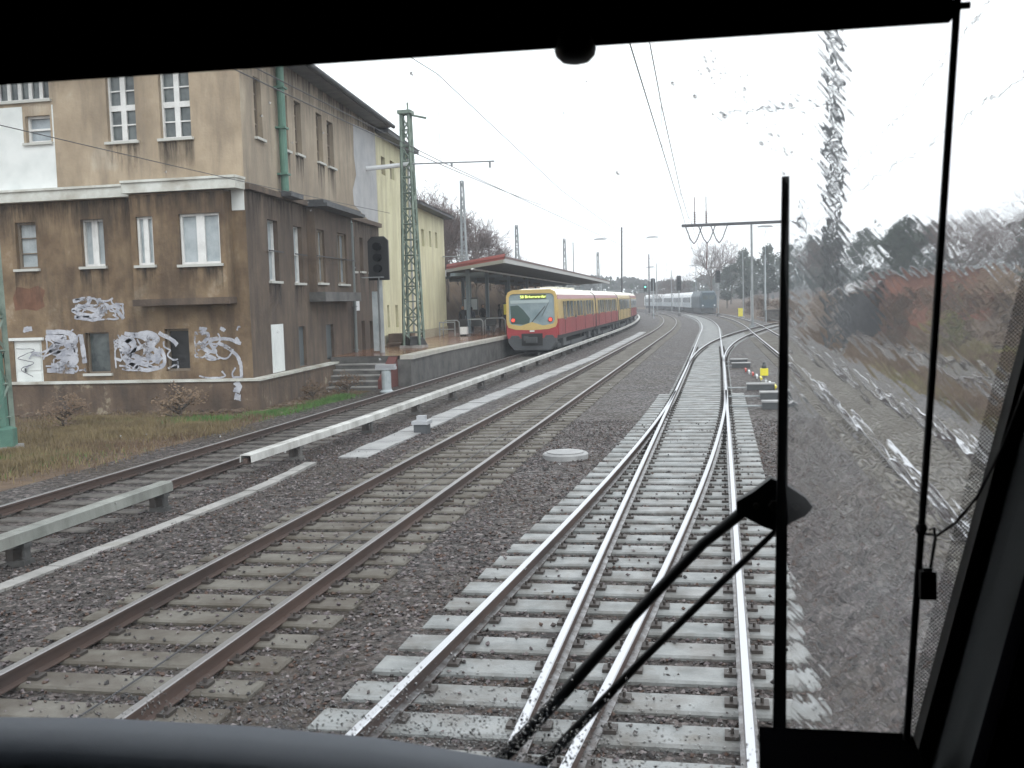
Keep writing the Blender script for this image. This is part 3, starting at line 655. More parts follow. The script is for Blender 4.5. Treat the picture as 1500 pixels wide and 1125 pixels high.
p_ = N.new('ShaderNodeMath'); p_.operation = 'POWER'; p_.inputs[1].default_value = 1.3; L.new(sx.outputs['Z'], p_.inputs[0]); q_ = N.new('ShaderNodeMath'); q_.operation = 'MULTIPLY'; L.new(p_.outputs[0], q_.inputs[0]); L.new(r_.outputs[0], q_.inputs[1]); L.new(q_.outputs[0], b_.inputs['Alpha'])
def streak(wall, u0, u1, z0, z1, n=.006):
    m = MB(); m.add([wall.P(u0, z0, n), wall.P(u1, z0, n), wall.P(u1, z1, n), wall.P(u0, z1, n)], [(0, 1, 2, 3)]); m.build('dirt_streak', ds, bld)
for r in fu[:2]: streak(WF, r[0] - .1, r[2] + .1, r[1] - 1.3, r[1] - .09)
for r in fl[:2] : streak(WF, r[0] - .1, r[2] + .1, r[1] - 1.1, r[1] - .09)
for r in bayf: streak(WB, r[0] - .05, r[2] + .05, r[1] - .95, r[1] - .09)
for r in su[:4]: streak(WS, r[0] - .1, r[2] + .1, r[1] - 1.4, r[1] - .09)
for r in sl: streak(WS, r[0] - .1, r[2] + .1, r[1] - 1.2, r[1] - .09)
streak(WF, 3.75, 15.5, 5.0, 6.54); streak(WB, .5, 3.48, 5.6, 6.55, .004); streak(WS, .1, 17.3, 9.6, 11.2); streak(WF, .1, 15.5, 9.9, 11.2); streak(WS, .1, 17.3, 5.4, 6.6)
# ------------------------------------------------------------------ yellow building
yb = thing('yellow_building', 'pale yellow rendered building with small windows behind the green lattice mast', 'building')
tall = [(18.48, 9.2, 19.3, 10.05), (20.39, 9.2, 21.3, 10.1), (18.56, 1.98, 19.0, 3.05), (20.37, 1.94, 21.0, 3.04)]
m = MB(); WS.panel(m, 17.4, 24.6, 1.6, 11.0, tall); m.add([WS.P(24.6, 1), WS.P(24.6, 1, -12), WS.P(24.6, 11, -12), WS.P(24.6, 11)], [(0, 1, 2, 3)]); m.build('tall_wall', 'yellow', yb)
for r in tall: window(WS, yb, r, nv=0, nh=0, frame='winwood', pane='glassdark', sill=False, ft=.04)
low = [(27.87, 6.3, 28.7, 7.26), (30.17, 6.38, 30.87, 7.3), (32.19, 6.4, 32.95, 7.34)]
m = MB(); WS.panel(m, 24.6, 35.4, 1.6, 8.4, low); m.add([WS.P(35.4, 1), WS.P(35.4, 1, -10), WS.P(35.4, 8.4, -10), WS.P(35.4, 8.4)], [(0, 1, 2, 3)]); m.build('low_wall', 'yellow', yb)
for r in low: window(WS, yb, r, nv=0, nh=0, frame='winwood', pane='glassdark', sill=False, ft=.04)
m = MB(); WS.box(m, 17.45, 35.45, .5, 1.62, -.3, .05); m.build('base_wall', 'yellow_base', yb)
m = MB(); WS.box(m, 17.5, 24.8, 10.95, 11.12, -12, .6); m.add([WS.P(17.5, 11.12, .65), WS.P(24.9, 11.12, .65), WS.P(24.9, 14, -6), WS.P(17.5, 14, -6)], [(0, 1, 2, 3)]); m.add([WS.P(24.9, 11.12, .65), WS.P(24.9, 14, -6), WS.P(24.9, 11.12, -12)], [(0, 1, 2)]); m.build('tall_roof', 'roofdark', yb)
m = MB(); WS.box(m, 24.7, 35.7, 8.35, 8.5, -10, .6); m.add([WS.P(24.7, 8.5, .65), WS.P(35.8, 8.5, .65), WS.P(35.8, 10.2, -5), WS.P(24.7, 10.2, -5)], [(0, 1, 2, 3)]); m.add([WS.P(35.8, 8.5, .65), WS.P(35.8, 10.2, -5), WS.P(35.8, 8.5, -10)], [(0, 1, 2)]); m.build('low_roof', 'roofdark', yb)
m = MB(); m.tube(WS.P(24.3, 11, .1), WS.P(24.3, 1.6, .1), .06, n=8); m.build('downpipe', 'greymast', yb)
m = MB(); WS.box(m, 34.6, 34.9, 5.95, 6.0, 0, 1.3); m.box(-.01, .3, 0, .5, 0, .1, T=lambda u, n, z: WS.P(34.6 + u, 5.88 + z, .9 + n)); m.build('wall_lamp', 'greymast', yb)
# ruinous low wall stub between building and platform
m = MB(); WS.box(m, 17.7, 18.6, -.2, 1.7, .2, 1.3); WS.box(m, 16.4, 17.6, -.2, 1.3, .4, 1.1)
tag(m.build('crumbling_wall', M['plinth']), 'stained broken masonry stub between the brown building and the platform steps', 'wall')

# ------------------------------------------------------------------ platform
pf = thing('station_platform', 'wet red paved station platform with pale stone edge and steps at its near end', 'platform')
edge = [(-11.35, 38.3)] + [(T1(y) - 1.60, y) for y in range(44, 150, 6)]
def wallx(y): s_ = (y - 29.9) / DS.y; return C0.x + DS.x * s_ - .05 if y < 65 else C0.x + DS.x * s_ - .05 - min(12, (y - 65) * 1.2)
m = MB()
for i in range(len(edge) - 1):
    (xa, ya), (xb, yb_) = edge[i], edge[i + 1]
    m.add([(xa - .5, ya, 1.13), (xb - .5, yb_, 1.13), (wallx(yb_), yb_, 1.13), (wallx(ya), ya, 1.13)], [(0, 1, 2, 3)])
m.build('paving', 'tiles', pf)
m = MB(); m.sweep([(-.5, .98), (0, .98), (0, 1.14), (-.5, 1.14)], [(x, y, 0) for x, y in edge]); m.build('edge_stone', 'tiles_edge', pf)
m = MB(); m.sweep([(-.6, -.2), (-.08, -.2), (-.08, .985), (-.6, .985)], [(x, y, 0) for x, y in edge]); m.build('platform_face', 'conc_d', pf)
m = MB(); x0 = -14.2
m.box(-14.6, -11.95, 38.3, 38.5, -.2, 1.12); m.build('end_wall', 'conc_d', pf)
for k_ in range(5):
    m = MB(); y1_ = 38.3 - k_ * .33; z_ = 1.05 - (k_ + 1) * .19
    m.box(-14.3, -12.3, y1_ - .33, y1_ + .0, -.2, z_ - .05, 0); m.box(-14.3, -12.3, y1_ - .36, y1_ - .0, z_ - .05, z_, 1); m.build('step', ['conc_d', 'conc'], pf)
m = MB(); m.add([(-12.3, 38.29, -.2), (-11.95, 38.29, -.2), (-11.95, 38.29, 1.1), (-12.3, 38.29, 1.1), (-12.3, 36.9, -.2), (-11.95, 36.9, -.2), (-11.95, 36.9, .3), (-12.3, 36.9, .3)], [(0, 1, 2, 3), (7, 6, 5, 4), (4, 5, 1, 0), (3, 2, 6, 7), (0, 3, 7, 4), (1, 5, 6, 2)]); m.build('stair_cheek', mat('red brick cheek', (.12, .04, .035), .7), pf)

# canopy
cn = thing('platform_canopy', 'long platform canopy with red fascia and dark underside over waiting passengers', 'canopy')
re = [(-11.9, 59), (-12.0, 75), (-12.1, 90), (-12.4, 108), (-12.8, 126)]
le = [(-17.2, 66.2), (-21, 75), (-21.5, 90), (-22, 108), (-22.5, 124)]
def zr(i): return 5.36 - i * .10
def zl(i): return 5.15 - i * .10
m = MB(); mm = MB()
for i in range(4):
    a, b, c, d = re[i], re[i + 1], le[i + 1], le[i]
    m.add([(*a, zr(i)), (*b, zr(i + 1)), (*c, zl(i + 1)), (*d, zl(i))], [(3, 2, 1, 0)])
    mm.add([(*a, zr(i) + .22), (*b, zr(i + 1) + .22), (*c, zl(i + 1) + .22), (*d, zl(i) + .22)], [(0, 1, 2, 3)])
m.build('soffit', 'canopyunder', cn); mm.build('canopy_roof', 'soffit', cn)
m = MB()
def strip(mb, pa, pb, z0, z1, th, mi=0):
    pa = Vector(pa); pb = Vector(pb); d = (pb - pa); d.z = 0; d.normalize(); nn = Vector((d.y, -d.x, 0)) * th
    vs = [pa + Vector((0, 0, z0)), pb + Vector((0, 0, z0)), pb + Vector((0, 0, z1)), pa + Vector((0, 0, z1))]
    mb.add(vs + [v + nn for v in vs], [(0, 1, 2, 3), (7, 6, 5, 4), (0, 4, 5, 1), (3, 2, 6, 7), (0, 3, 7, 4), (1, 5, 6, 2)], mi)
fr, fg, fs_ = MB(), MB(), MB()
for i in range(4):
    strip(fg, (*re[i], zr(i)), (*re[i + 1], zr(i + 1)), -.12, .12, .05); strip(fs_, (*re[i], zr(i)), (*re[i + 1], zr(i + 1)), .12, .25, .07)
strip(fg, (*le[0], zl(0)), (*re[0], zr(0)), -.12, .08, .05)
# sloping red front fascia
a = Vector((*le[0], zl(0))); b = Vector((*re[0], zr(0)))
fr.add([a + Vector((0, -.06, .09)), b + Vector((0, -.06, .09)), b + Vector((0, .3, .42)), a + Vector((0, .3, .42))], [(0, 1, 2, 3)])
fg.build('fascia_edge', 'canopygrey', cn); fr.build('fascia', 'canopyred', cn); fs_.build('side_fascia', mat('dull side fascia', (.13, .085, .08), .6), cn)
m = MB(); m.box(-17.5, -17.0, 65.2, 65.5, 4.75, 5.15); m.build('canopy_box', 'whitepaint', cn)
m = MB(); m.path([(-14.4, 61.5, 5.05), (-15.5, 120, 4.7)], .06, n=6); m.build('light_trunking', 'whitepaint', cn)
base = None
for i, y_ in enumerate([65.0, 71.5, 80.5, 90, 99.5, 109, 118]):
    for x_ in (-15.4 - (y_ - 61.5) * .03, -19.2 - (y_ - 61.5) * .02):
        if y_ < 66 and x_ < -16: continue
        if base is None:
            m = MB(); m.box(-.11, .11, -.03, .03, 1.13, 5.1); m.box(-.11, -.08, -.11, .11, 1.13, 5.1); m.box(.08, .11, -.11, .11, 1.13, 5.1); m.box(-.2, .2, -.2, .2, 1.13, 1.17); m.box(-1.1, 1.1, -.06, .06, 4.75, 4.95)
            base = m.build('column', 'steelblue', cn); base.location = (x_, y_, 0)
        else: o = child_copy(base, cn); o.location = (x_, y_, 0)
# platform furniture
def hoop(x, y, w, label):
    m = MB(); pts = [(x - w/2, y, 1.13), (x - w/2, y, 1.95), (x - w/2 + .12, y, 2.08), (x + w/2 - .12, y, 2.08), (x + w/2, y, 1.95), (x + w/2, y, 1.13)]
    m.path(pts, .032, n=8); return tag(m.build('hoop_railing', 'greymast', smooth=True), label, 'railing', 'hoop railings on the platform')
hoop(-15.0, 58.5, .95, 'bent steel hoop railing nearest the yellow building wall, beside the blue canopy column')
hoop(-14.1, 60.5, 1.0, 'bent steel hoop railing just behind the white litter bin')
hoop(-13.4, 63, 1.25, 'wide bent steel hoop railing nearest the train front')
m = MB(); m.box(-14.75, -14.3, 59.3, 59.7, 1.25, 1.68); m.box(-14.7, -14.35, 59.35, 59.65, 1.14, 1.25, 1); m.box(-14.72, -14.33, 59.32, 59.68, 1.68, 2.1, 1)
tag(m.build('litter_bin', ['whitepaint', 'black']), 'white litter bin with dark top under the canopy', 'litter bin')
m = MB(); m.box(-16.4, -15.4, 61, 61.06, 1.9, 1.97); m.box(-16.4, -15.4, 61, 61.05, 1.5, 1.55); m.box(-16.4, -16.34, 61, 61.06, 1.13, 1.9); m.box(-15.46, -15.4, 61, 61.06, 1.13, 1.9)
tag(m.build('side_railing', 'greymast'), 'low grey rail panel against the yellow building corner', 'railing')
m = MB(); m.box(-.06, .06, -.06, .06, 1.13, 4.9); m.box(-.5, .5, -.05, .05, 2.2, 3.4, 1); m.box(-.45, .45, -.06, -.05, 2.6, 3.3, 2)
o = m.build('information_board', ['steelblue', 'tgrey2', 'coachside']); o.location = (-16.3, 69, 0); tag(o, 'dark information board on a post behind the blue canopy column', 'sign')
m = MB(); m.box(-.9, .9, -.25, .25, 1.55, 1.62); m.box(-.9, .9, .2, .27, 1.62, 2.1); m.box(-.8, -.7, -.2, .2, 1.13, 1.55); m.box(.7, .8, -.2, .2, 1.13, 1.55)
o = m.build('platform_bench', 'tgrey'); o.location = (-15.0, 66.5, 0); tag(o, 'dark platform bench behind the hoop railings', 'bench')
m = MB(); m.box(-.35, .35, -.25, .25, 1.13, 3.0, 0); m.box(-.32, .32, -.26, -.25, 2.2, 2.9, 1)
o = m.build('ticket_machine', ['black', 'yellowpaint']); o.location = (-13.9, 70, 0); tag(o, 'dark platform machine with yellow lit panel by the train side', 'ticket machine')

# people
def person(loc, rz, label, coat, h=1.75, arm=.0):
    bmesh_v = [(0, 0, .95), (0, 0, 1.15), (0, 0, 1.38), (0, 0, 1.5), (0, 0, 1.62), (0, .01, 1.74),
               (.19, 0, 1.40), (.25, .02, 1.15), (.24, -.08 - arm, .90), (-.19, 0, 1.40), (-.25, .02, 1.15), (-.24, -.08, .90),
               (.10, 0, .88), (.11, -.02, .50), (.11, .02, .08), (.11, -.12, .04), (-.10, 0, .88), (-.11, .02, .50), (-.12, .05, .08), (-.12, -.09, .04)]
    ed = [(0, 1), (1, 2), (2, 3), (3, 4), (4, 5), (2, 6), (6, 7), (7, 8), (2, 9), (9, 10), (10, 11), (0, 12), (12, 13), (13, 14), (14, 15), (0, 16), (16, 17), (17, 18), (18, 19)]
    rad = [.15, .14, .16, .07, .10, .085, .085, .06, .045, .085, .06, .045, .10, .075, .05, .045, .10, .075, .05, .045]
    me = bpy.data.meshes.new('person'); me.from_pydata(bmesh_v, ed, []); o = bpy.data.objects.new('person', me); COL.objects.link(o)
    sk = o.modifiers.new('s', 'SKIN'); 
    for i, r in enumerate(rad): me.skin_vertices[0].data[i].radius = (r, r * (.8 if i < 3 else 1))
    me.skin_vertices[0].data[0].use_root = True
    o.modifiers.new('d', 'SUBSURF').levels = 1; o.modifiers['d'].render_levels = 1
    me.materials.append(M[coat]); o.location = loc; o.rotation_euler = (0, 0, rz); o.scale = (h / 1.83,) * 3
    hm = MB(); hm.lathe([(.01, -.13), (.07, -.11), (.095, 0), (.09, .07), (.05, .12), (.01, .13)], c=(0, -.015, 1.68), n=12); hd = hm.build('head', 'skin', o, smooth=True)
    hm = MB(); hm.lathe([(.10, -.03), (.108, .04), (.09, .11), (.04, .145), (.01, .15)], c=(0, .015, 1.68), n=12); hm.build('hair', 'coat', o, smooth=True)
    return tag(o, label, 'person', 'people waiting under the canopy')
person((-17.3, 77, 1.13), .6, 'person in a long dark coat standing alone left of the group', 'coat', 1.8)
person((-15.9, 76.5, 1.13), 2.2, 'person in dark clothes at the left of the standing group', 'coat', 1.78)
person((-15.45, 77.4, 1.13), -.6, 'person in navy jacket in the middle of the standing group', 'coat2', 1.7)
person((-15.1, 76.8, 1.13), 1.2, 'person in dark clothes at the right of the group beside the train', 'coat', 1.8)
person((-16.35, 66.9, 1.13), .2, 'person in dark jacket by the blue column and information board', 'coat', 1.75)
person((-15.95, 67.6, 1.13), 2.9, 'shorter person in navy standing beside the information board', 'coat2', 1.66)

# ------------------------------------------------------------------ commuter train
ct = thing('commuter_train', 'red and ochre commuter train with cream roof standing at the platform', 'train')
def carriage(yf, length, col, parent, front=False, name='carriage'):
    a = Vector((T1(yf), yf, 0)); yb2 = yf + length; b = Vector((T1(yb2), yb2, 0)); d = (b - a).normalized(); r = Vector((d.y, -d.x, 0))
    def Tt(x, y, z): return a + r * x + d * y + Vector((0, 0, z))
    low, mid, band = col
    prof = [(-1.34, .92, 3), (-1.48, 1.15, low), (-1.49, 2.05, mid), (-1.44, 3.12, band), (-1.36, 3.36, 2), (-1.1, 3.58, 2), (-.55, 3.72, 2), (.55, 3.72, 2), (1.1, 3.58, 2), (1.36, 3.36, band), (1.44, 3.12, mid), (1.49, 2.05, low), (1.48, 1.15, low), (1.34, .92, low)]
    m = MB(); secs = [(0.0, .955), (.12, .985), (.45, 1.0), (length - .25, 1.0)] if front else [(.25, 1), (length - .25, 1)]
    n = len(prof); vs = []
    for (y_, k_) in secs: vs += [Tt(p[0] * k_, y_, (p[1] - 2) * (k_ if k_ == 1 else k_ + .01) + 2) for p in prof]
    for j in range(len(secs) - 1):
        for i in range(n):
            i2 = (i + 1) % n; mi = {0: 3, 1: low, 2: mid, 3: band, 4: 2, 5: 2, 6: 2, 7: 2, 8: 2, 9: band, 10: mid, 11: low, 12: 3, 13: 3}[i]
            k0 = len(m.v); m.add([vs[j * n + i], vs[j * n + i2], vs[(j + 1) * n + i2], vs[(j + 1) * n + i]], [(0, 1, 2, 3)], mi)
    m.add(vs[:n], [tuple(range(n - 1, -1, -1))], 3 if not front else low); m.add(vs[-n:], [tuple(range(n))], 3)
    car = m.build(name, ['red', 'ochre', 'cream', 'tgrey', 'redband'], parent)
    # underframe, bogies
    m = MB(); m.box(-1.2, 1.2, 1.2, length - 1.2, .42, .62, T=Tt); m.box(-1.25, 1.25, 6.5, length - 6.5, .28, .6, T=Tt)
    for by in (3.0, length - 3.0):
        m.box(-1.15, -1.0, by - 1.5, by + 1.5, .45, .75, T=Tt); m.box(1.0, 1.15, by - 1.5, by + 1.5, .45, .75, T=Tt)
        for wy in (-1.1, 1.1): m.tube(Tt(-.9, by + wy, .60), Tt(.9, by + wy, .60), .43, n=16)
        m.box(1.1, 1.35, by - .6, by + .6, .5, .9, T=Tt)
    m.build('underframe', 'tgrey', car)
    # windows and doors, both sides
    for s in (1, -1):
        y_ = .8 if front else .9
        seq = [('d', 1.3), ('w', 1.25), ('w', 1.25), ('d', 1.3), ('w', 1.25), ('w', 1.25), ('d', 1.3), ('w', 1.25), ('w', 1.25), ('d', 1.3)] 
        tot = sum(q_[1] for q_ in seq) + .28 * (len(seq) - 1); y_ = (length - tot) / 2 + (.25 if front else 0)
        for kind, wd in seq:
            m = MB(); xo = 1.475 * s; 
            if kind == 'w':
                m.add([Tt(s * 1.497, y_, 2.08), Tt(s * 1.497, y_ + wd, 2.08), Tt(s * 1.462, y_ + wd, 3.0), Tt(s * 1.462, y_, 3.0)], [(0, 1, 2, 3)]); m.build('window', 'tglass', car)
            else:
                m.add([Tt(s * 1.492, y_, 1.2), Tt(s * 1.497, y_, 2.05), Tt(s * 1.455, y_, 3.10), Tt(s * 1.455, y_ + wd, 3.10), Tt(s * 1.497, y_ + wd, 2.05), Tt(s * 1.492, y_ + wd, 1.2)], [(0, 1, 4, 5)], 0); m.add([Tt(s * 1.497, y_, 2.05), Tt(s * 1.455, y_, 3.10), Tt(s * 1.455, y_ + wd, 3.10), Tt(s * 1.497, y_ + wd, 2.05)], [(0, 1, 2, 3)], 3)
                for q0, q1 in ((.12, .58), (.72, 1.18)): m.add([Tt(s * 1.505, y_ + q0, 2.0), Tt(s * 1.505, y_ + q1, 2.0), Tt(s * 1.468, y_ + q1, 2.98), Tt(s * 1.468, y_ + q0, 2.98)], [(0, 1, 2, 3)], 1)
                m.box(1.49 if s > 0 else -1.51, 1.51 if s > 0 else -1.49, y_ + .64, y_ + .66, 1.2, 2.1, 2, T=Tt)
                m.build('door', ['red' if low == 0 else 'ochre', 'tglass', 'tgrey', 'ochre'], car)
            y_ += wd + .28
    return car, Tt
RB, OC = (0, 1, 4), (1, 1, 1)
car, Tt = carriage(57.0, 18.2, RB, ct, front=True)
# train front (faces towards the camera, -y)
def ring(pts): return [Tt(x, y_, z) for x, z, y_ in pts]
m = MB()
fr_out = [(-1.30, 1.62), (-.9, 1.50), (0, 1.46), (.9, 1.50), (1.30, 1.62), (1.40, 1.85), (1.40, 3.30), (1.30, 3.54), (1.05, 3.66), (-1.05, 3.66), (-1.30, 3.54), (-1.40, 3.30), (-1.40, 1.85)]
fr_in = [(-1.13, 1.80), (-.62, 1.72), (-.30, 1.80), (.30, 1.80), (1.0, 1.74), (1.16, 1.86), (1.22, 2.05), (1.20, 3.12), (1.08, 3.28), (.9, 3.34), (-.9, 3.34), (-1.08, 3.28), (-1.20, 3.12)]
fr_in = [(-1.18, 1.80), (-.62, 1.70), (0, 1.90), (.62, 1.70), (1.18, 1.80), (1.27, 1.98), (1.25, 3.26), (1.17, 3.40), (1.0, 3.45), (-1.0, 3.45), (-1.17, 3.40), (-1.25, 3.26), (-1.27, 1.98)]
n = len(fr_out); vs = [Tt(x, -.10, z) for x, z in fr_out] + [Tt(x, -.10, z) for x, z in fr_in] + [Tt(x, .02, z) for x, z in fr_out] + [Tt(x, -.04, z) for x, z in fr_in]
m.add(vs, [(i, (i + 1) % n, n + (i + 1) % n, n + i) for i in range(n)] + [(i, 2 * n + i, 2 * n + (i + 1) % n, (i + 1) % n) for i in range(n)] + [(n + i, n + (i + 1) % n, 3 * n + (i + 1) % n, 3 * n + i) for i in range(n)])
m.build('front_surround', 'ochre', car)
m = MB(); m.add([Tt(x, -.045, z) for x, z in fr_in], [tuple(range(n))]); m.build('front_window', 'tscreen', car)
m = MB(); m.box(-1.17, .95, -.062, -.048, 2.93, 3.10, T=Tt); m.build('window_band', mat('pale interior band', (.42, .50, .52), .3), car)
pm = MB(); pm.add([Tt(x, -.05, z) for x, z in [(-1.15, 1.84), (-.5, 1.76), (-.15, 1.86), (-.1, 2.1), (-.45, 2.55), (-.75, 2.83), (-1.18, 2.8)]], [tuple(range(7))]); pm.build('driver_seat', mat('dark cab interior', (.05, .09, .085), .6), car)
m = MB(); m.box(-.60, .82, -.065, -.05, 3.15, 3.40, T=Tt); m.build('display_box', 'leddark', car)
def text_obj(body, size, matn, parent, T3d, extrude=.004, name='lettering'):
    cu = bpy.data.curves.new(name, 'FONT'); cu.body = body; cu.size = size; cu.align_x = 'CENTER'; cu.align_y = 'CENTER'; cu.extrude = extrude
    to = bpy.data.objects.new(name, cu); COL.objects.link(to); bpy.context.view_layer.update()
    dg = bpy.context.evaluated_depsgraph_get(); me = bpy.data.meshes.new_from_object(to.evaluated_get(dg)); bpy.data.objects.remove(to)
    me.materials.clear(); me.materials.append(M[matn]); o = bpy.data.objects.new(name, me); COL.objects.link(o); o.matrix_basis = T3d
    o.parent = parent; return o
def face_m(x, y, z):
    p = Tt(x, y, z); r = (Tt(1, 0, 0) - Tt(0, 0, 0)).normalized(); return Matrix(((r.x, 0, -r.y * -1, p.x), (r.y, 0, -1, p.y), (0, 1, 0, p.z), (0, 0, 0, 1)))
text_obj('S8 Birkenwerder', .21, 'led', car, face_m(.10, -.072, 3.275))
m = MB()
for x_ in (-1.03, 1.03): m.tube(Tt(x_, -.11, 2.02), Tt(x_, -.06, 2.02), .13, n=16)
m.build('lamp_housing', 'redband', car)
for x_ in (-1.03, 1.03):
    m = MB(); m.tube(Tt(x_, -.125, 2.02), Tt(x_, -.112, 2.02), .085, n=16); m.build('tail_lamp', 'lampred', car)
m = MB(); vs = [(-1.37, 1.02), (1.37, 1.02), (1.40, 1.5), (1.30, 1.62), (.9, 1.50), (0, 1.46), (-.9, 1.50), (-1.30, 1.62), (-1.40, 1.5)]
m.add([Tt(x, -.085, z) for x, z in vs] + [Tt(x, .1, z) for x, z in vs], [tuple(range(9))] + [(i, 9 + i, 9 + (i + 1) % 9, (i + 1) % 9) for i in range(9)]); m.build('front_panel', 'red', car)
m = MB(); vs = [(-1.35, 1.01), (-1.30, .75), (-1.0, .38), (1.0, .38), (1.30, .75), (1.35, 1.01)]
m.add([Tt(x, -.13, z) for x, z in vs] + [Tt(x, .6, z) for x, z in vs], [tuple(range(6))] + [(i, 6 + i, 6 + (i + 1) % 6, (i + 1) % 6) for i in range(6)]); m.build('front_skirt', 'tgrey2', car)
m = MB(); m.box(-.58, .58, -.16, -.131, .62, 1.28, T=Tt); cf = m.build('coupler_recess', 'black', car)
m = MB(); m.box(-.3, .3, -.5, -.17, .78, 1.08, T=Tt); m.box(-.45, -.2, -.3, -.17, .9, 1.15, T=Tt); m.tube(Tt(.1, -.55, .95), Tt(.1, -.4, .95), .12, n=10); m.tube(Tt(-.12, -.52, .98), Tt(-.12, -.4, .98), .09, n=10); m.build('coupler', 'tgrey', car)
m = MB()
for x_ in (-.95, .95):
    m.add([Tt(x_ - .3, -.14, 1.02), Tt(x_ + .3, -.14, 1.02), Tt(x_ + .18, -.14, 1.18), Tt(x_ - .18, -.14, 1.18), Tt(x_ - .3, -.08, 1.02), Tt(x_ + .3, -.08, 1.02), Tt(x_ + .18, -.08, 1.18), Tt(x_ - .18, -.08, 1.18)], [(0, 1, 2, 3), (3, 2, 6, 7), (0, 3, 7, 4), (1, 5, 6, 2)])
m.build('step_guard', 'tgrey2', car)
m = MB(); m.box(-.13, .13, -.10, -.09, 1.37, 1.45, T=Tt); m.build('emblem', 'whitepaint', car)
m = MB(); m.tube(Tt(.0, -.08, 1.9), Tt(.75, -.08, 2.75), .018, n=6); m.tube(Tt(.55, -.085, 2.2), Tt(.95, -.085, 2.95), .012, n=6); m.build('wiper', 'black', car)
# roof gear behind front
m = MB()
for y_ in (6, 9.5, 13): m.box(-.5, .5, y_, y_ + 1.2, 3.72, 3.86, T=Tt)
m.build('roof_unit', 'cream', car)
carriage(75.3, 18.0, RB, ct); carriage(93.4, 18.0, OC, ct); carriage(111.5, 16, (0, 1, 4), ct)

# ------------------------------------------------------------------ far white train with blue locomotive
wt = thing('passenger_train', 'distant white roofed passenger train with blue locomotive on the far curve', 'train')
def along(yf, length, name, build):
    a = Vector((T4(yf), yf, 0)); yb2 = yf + length
    b = Vector((T4(yb2), yb2, 0)); d = (b - a).normalized(); r = Vector((d.y, -d.x, 0))
    def T_(x, y, z): return a + r * x + d * y + Vector((0, 0, z))
    m = MB(); build(m, T_, length); return m
def coach(m, T_, L_):
    prof = [(-1.4, 1.0, 1), (-1.43, 3.0, 1), (-1.3, 3.5, 0), (-.8, 3.95, 0), (.8, 3.95, 0), (1.3, 3.5, 0), (1.43, 3.0, 1), (1.4, 1.0, 1)]; n = len(prof)
    for i in range(n):
        i2 = (i + 1) % n; mi = 0 if i in (1, 2, 3, 4, 5) else 1
        m.add([T_(prof[i][0], .2, prof[i][1]), T_(prof[i2][0], .2, prof[i2][1]), T_(prof[i2][0], L_ - .2, prof[i2][1]), T_(prof[i][0], L_ - .2, prof[i][1])], [(0, 1, 2, 3)], mi)
    for y_ in (.2, L_ - .2): m.add([T_(p[0], y_, p[1]) for p in prof], [tuple(range(n))], 1)
yy = 203.5
for k_ in range(5):
    L_ = 18.5; mb = along(yy, L_, 'coach', coach); c_ = mb.build('coach', ['coachwhite', 'coachside', 'tglass', 'tgrey'], wt)
    w_ = along(yy, L_, '', lambda m, T_, L__: [m.box(sg * 1.44 - .02, sg * 1.44 + .02, y0_, y0_ + 1.6, 2.0, 2.9, T=T_) for sg in (-1, 1) for y0_ in (2.5, 5, 7.5, 10, 12.5, 15)]); w_.build('window', 'glassmid', c_)
    w_ = along(yy, L_, '', lambda m, T_, L__: [m.box(-1.1, 1.1, 1, L__ - 1, .35, 1.0, T=T_)]); w_.build('underframe', 'tgrey', c_)
    w_ = along(yy, L_, '', lambda m, T_, L__: [m.box(sg * 1.44 - .02, sg * 1.44 + .02, y0_, y0_ + .9, 1.1, 3.0, T=T_) for sg in (-1, 1) for y0_ in (.6, 17.0)]); w_.build('door', 'coachwhite', c_)
    yy += 18.7
def loco(m, T_, L_):
    prof = [(-1.5, 1.05), (-1.5, 3.1), (-1.1, 4.0), (1.1, 4.0), (1.5, 3.1), (1.5, 1.05)]; n = 6
    secs = [(0, .88, -.3), (.9, 1, 0), (L_ - .3, 1, 0)]
    vs = [T_(p[0] * k_, y_, p[1] + (dz if p[1] > 2 else 0)) for (y_, k_, dz) in secs for p in prof]
    for j in range(2):
        for i in range(n): m.add([vs[j * n + i], vs[j * n + (i + 1) % n], vs[(j + 1) * n + (i + 1) % n], vs[(j + 1) * n + i]], [(0, 1, 2, 3)])
    m.add(vs[:n], [(0, 1, 2, 3, 4, 5)]); m.add(vs[-n:], [(5, 4, 3, 2, 1, 0)])
lb = along(185.5, 17.5, 'locomotive', loco).build('locomotive', 'locoblue', wt)
along(185.5, 17.5, '', lambda m, T_, L_: [m.box(-1.0, -.1, -.03, .02, 2.5, 3.2, T=T_), m.box(.1, 1.0, -.03, .02, 2.5, 3.2, T=T_)]).build('cab_window', 'tglass', lb)
along(185.5, 17.5, '', lambda m, T_, L_: [m.box(-1.25, 1.25, .2, L_ - .6, .25, 1.05, T=T_), m.tube(T_(-.9, -.5, 1.05), T_(-.9, .1, 1.05), .2), m.tube(T_(.9, -.5, 1.05), T_(.9, .1, 1.05), .2)]).build('underframe', 'tgrey', lb)
along(185.5, 17.5, '', lambda m, T_, L_: [m.tube(T_(x, -.06, 1.5), T_(x, .04, 1.5), .14) for x in (-1.0, 1.0)]).build('headlight', 'whitepaint', lb)

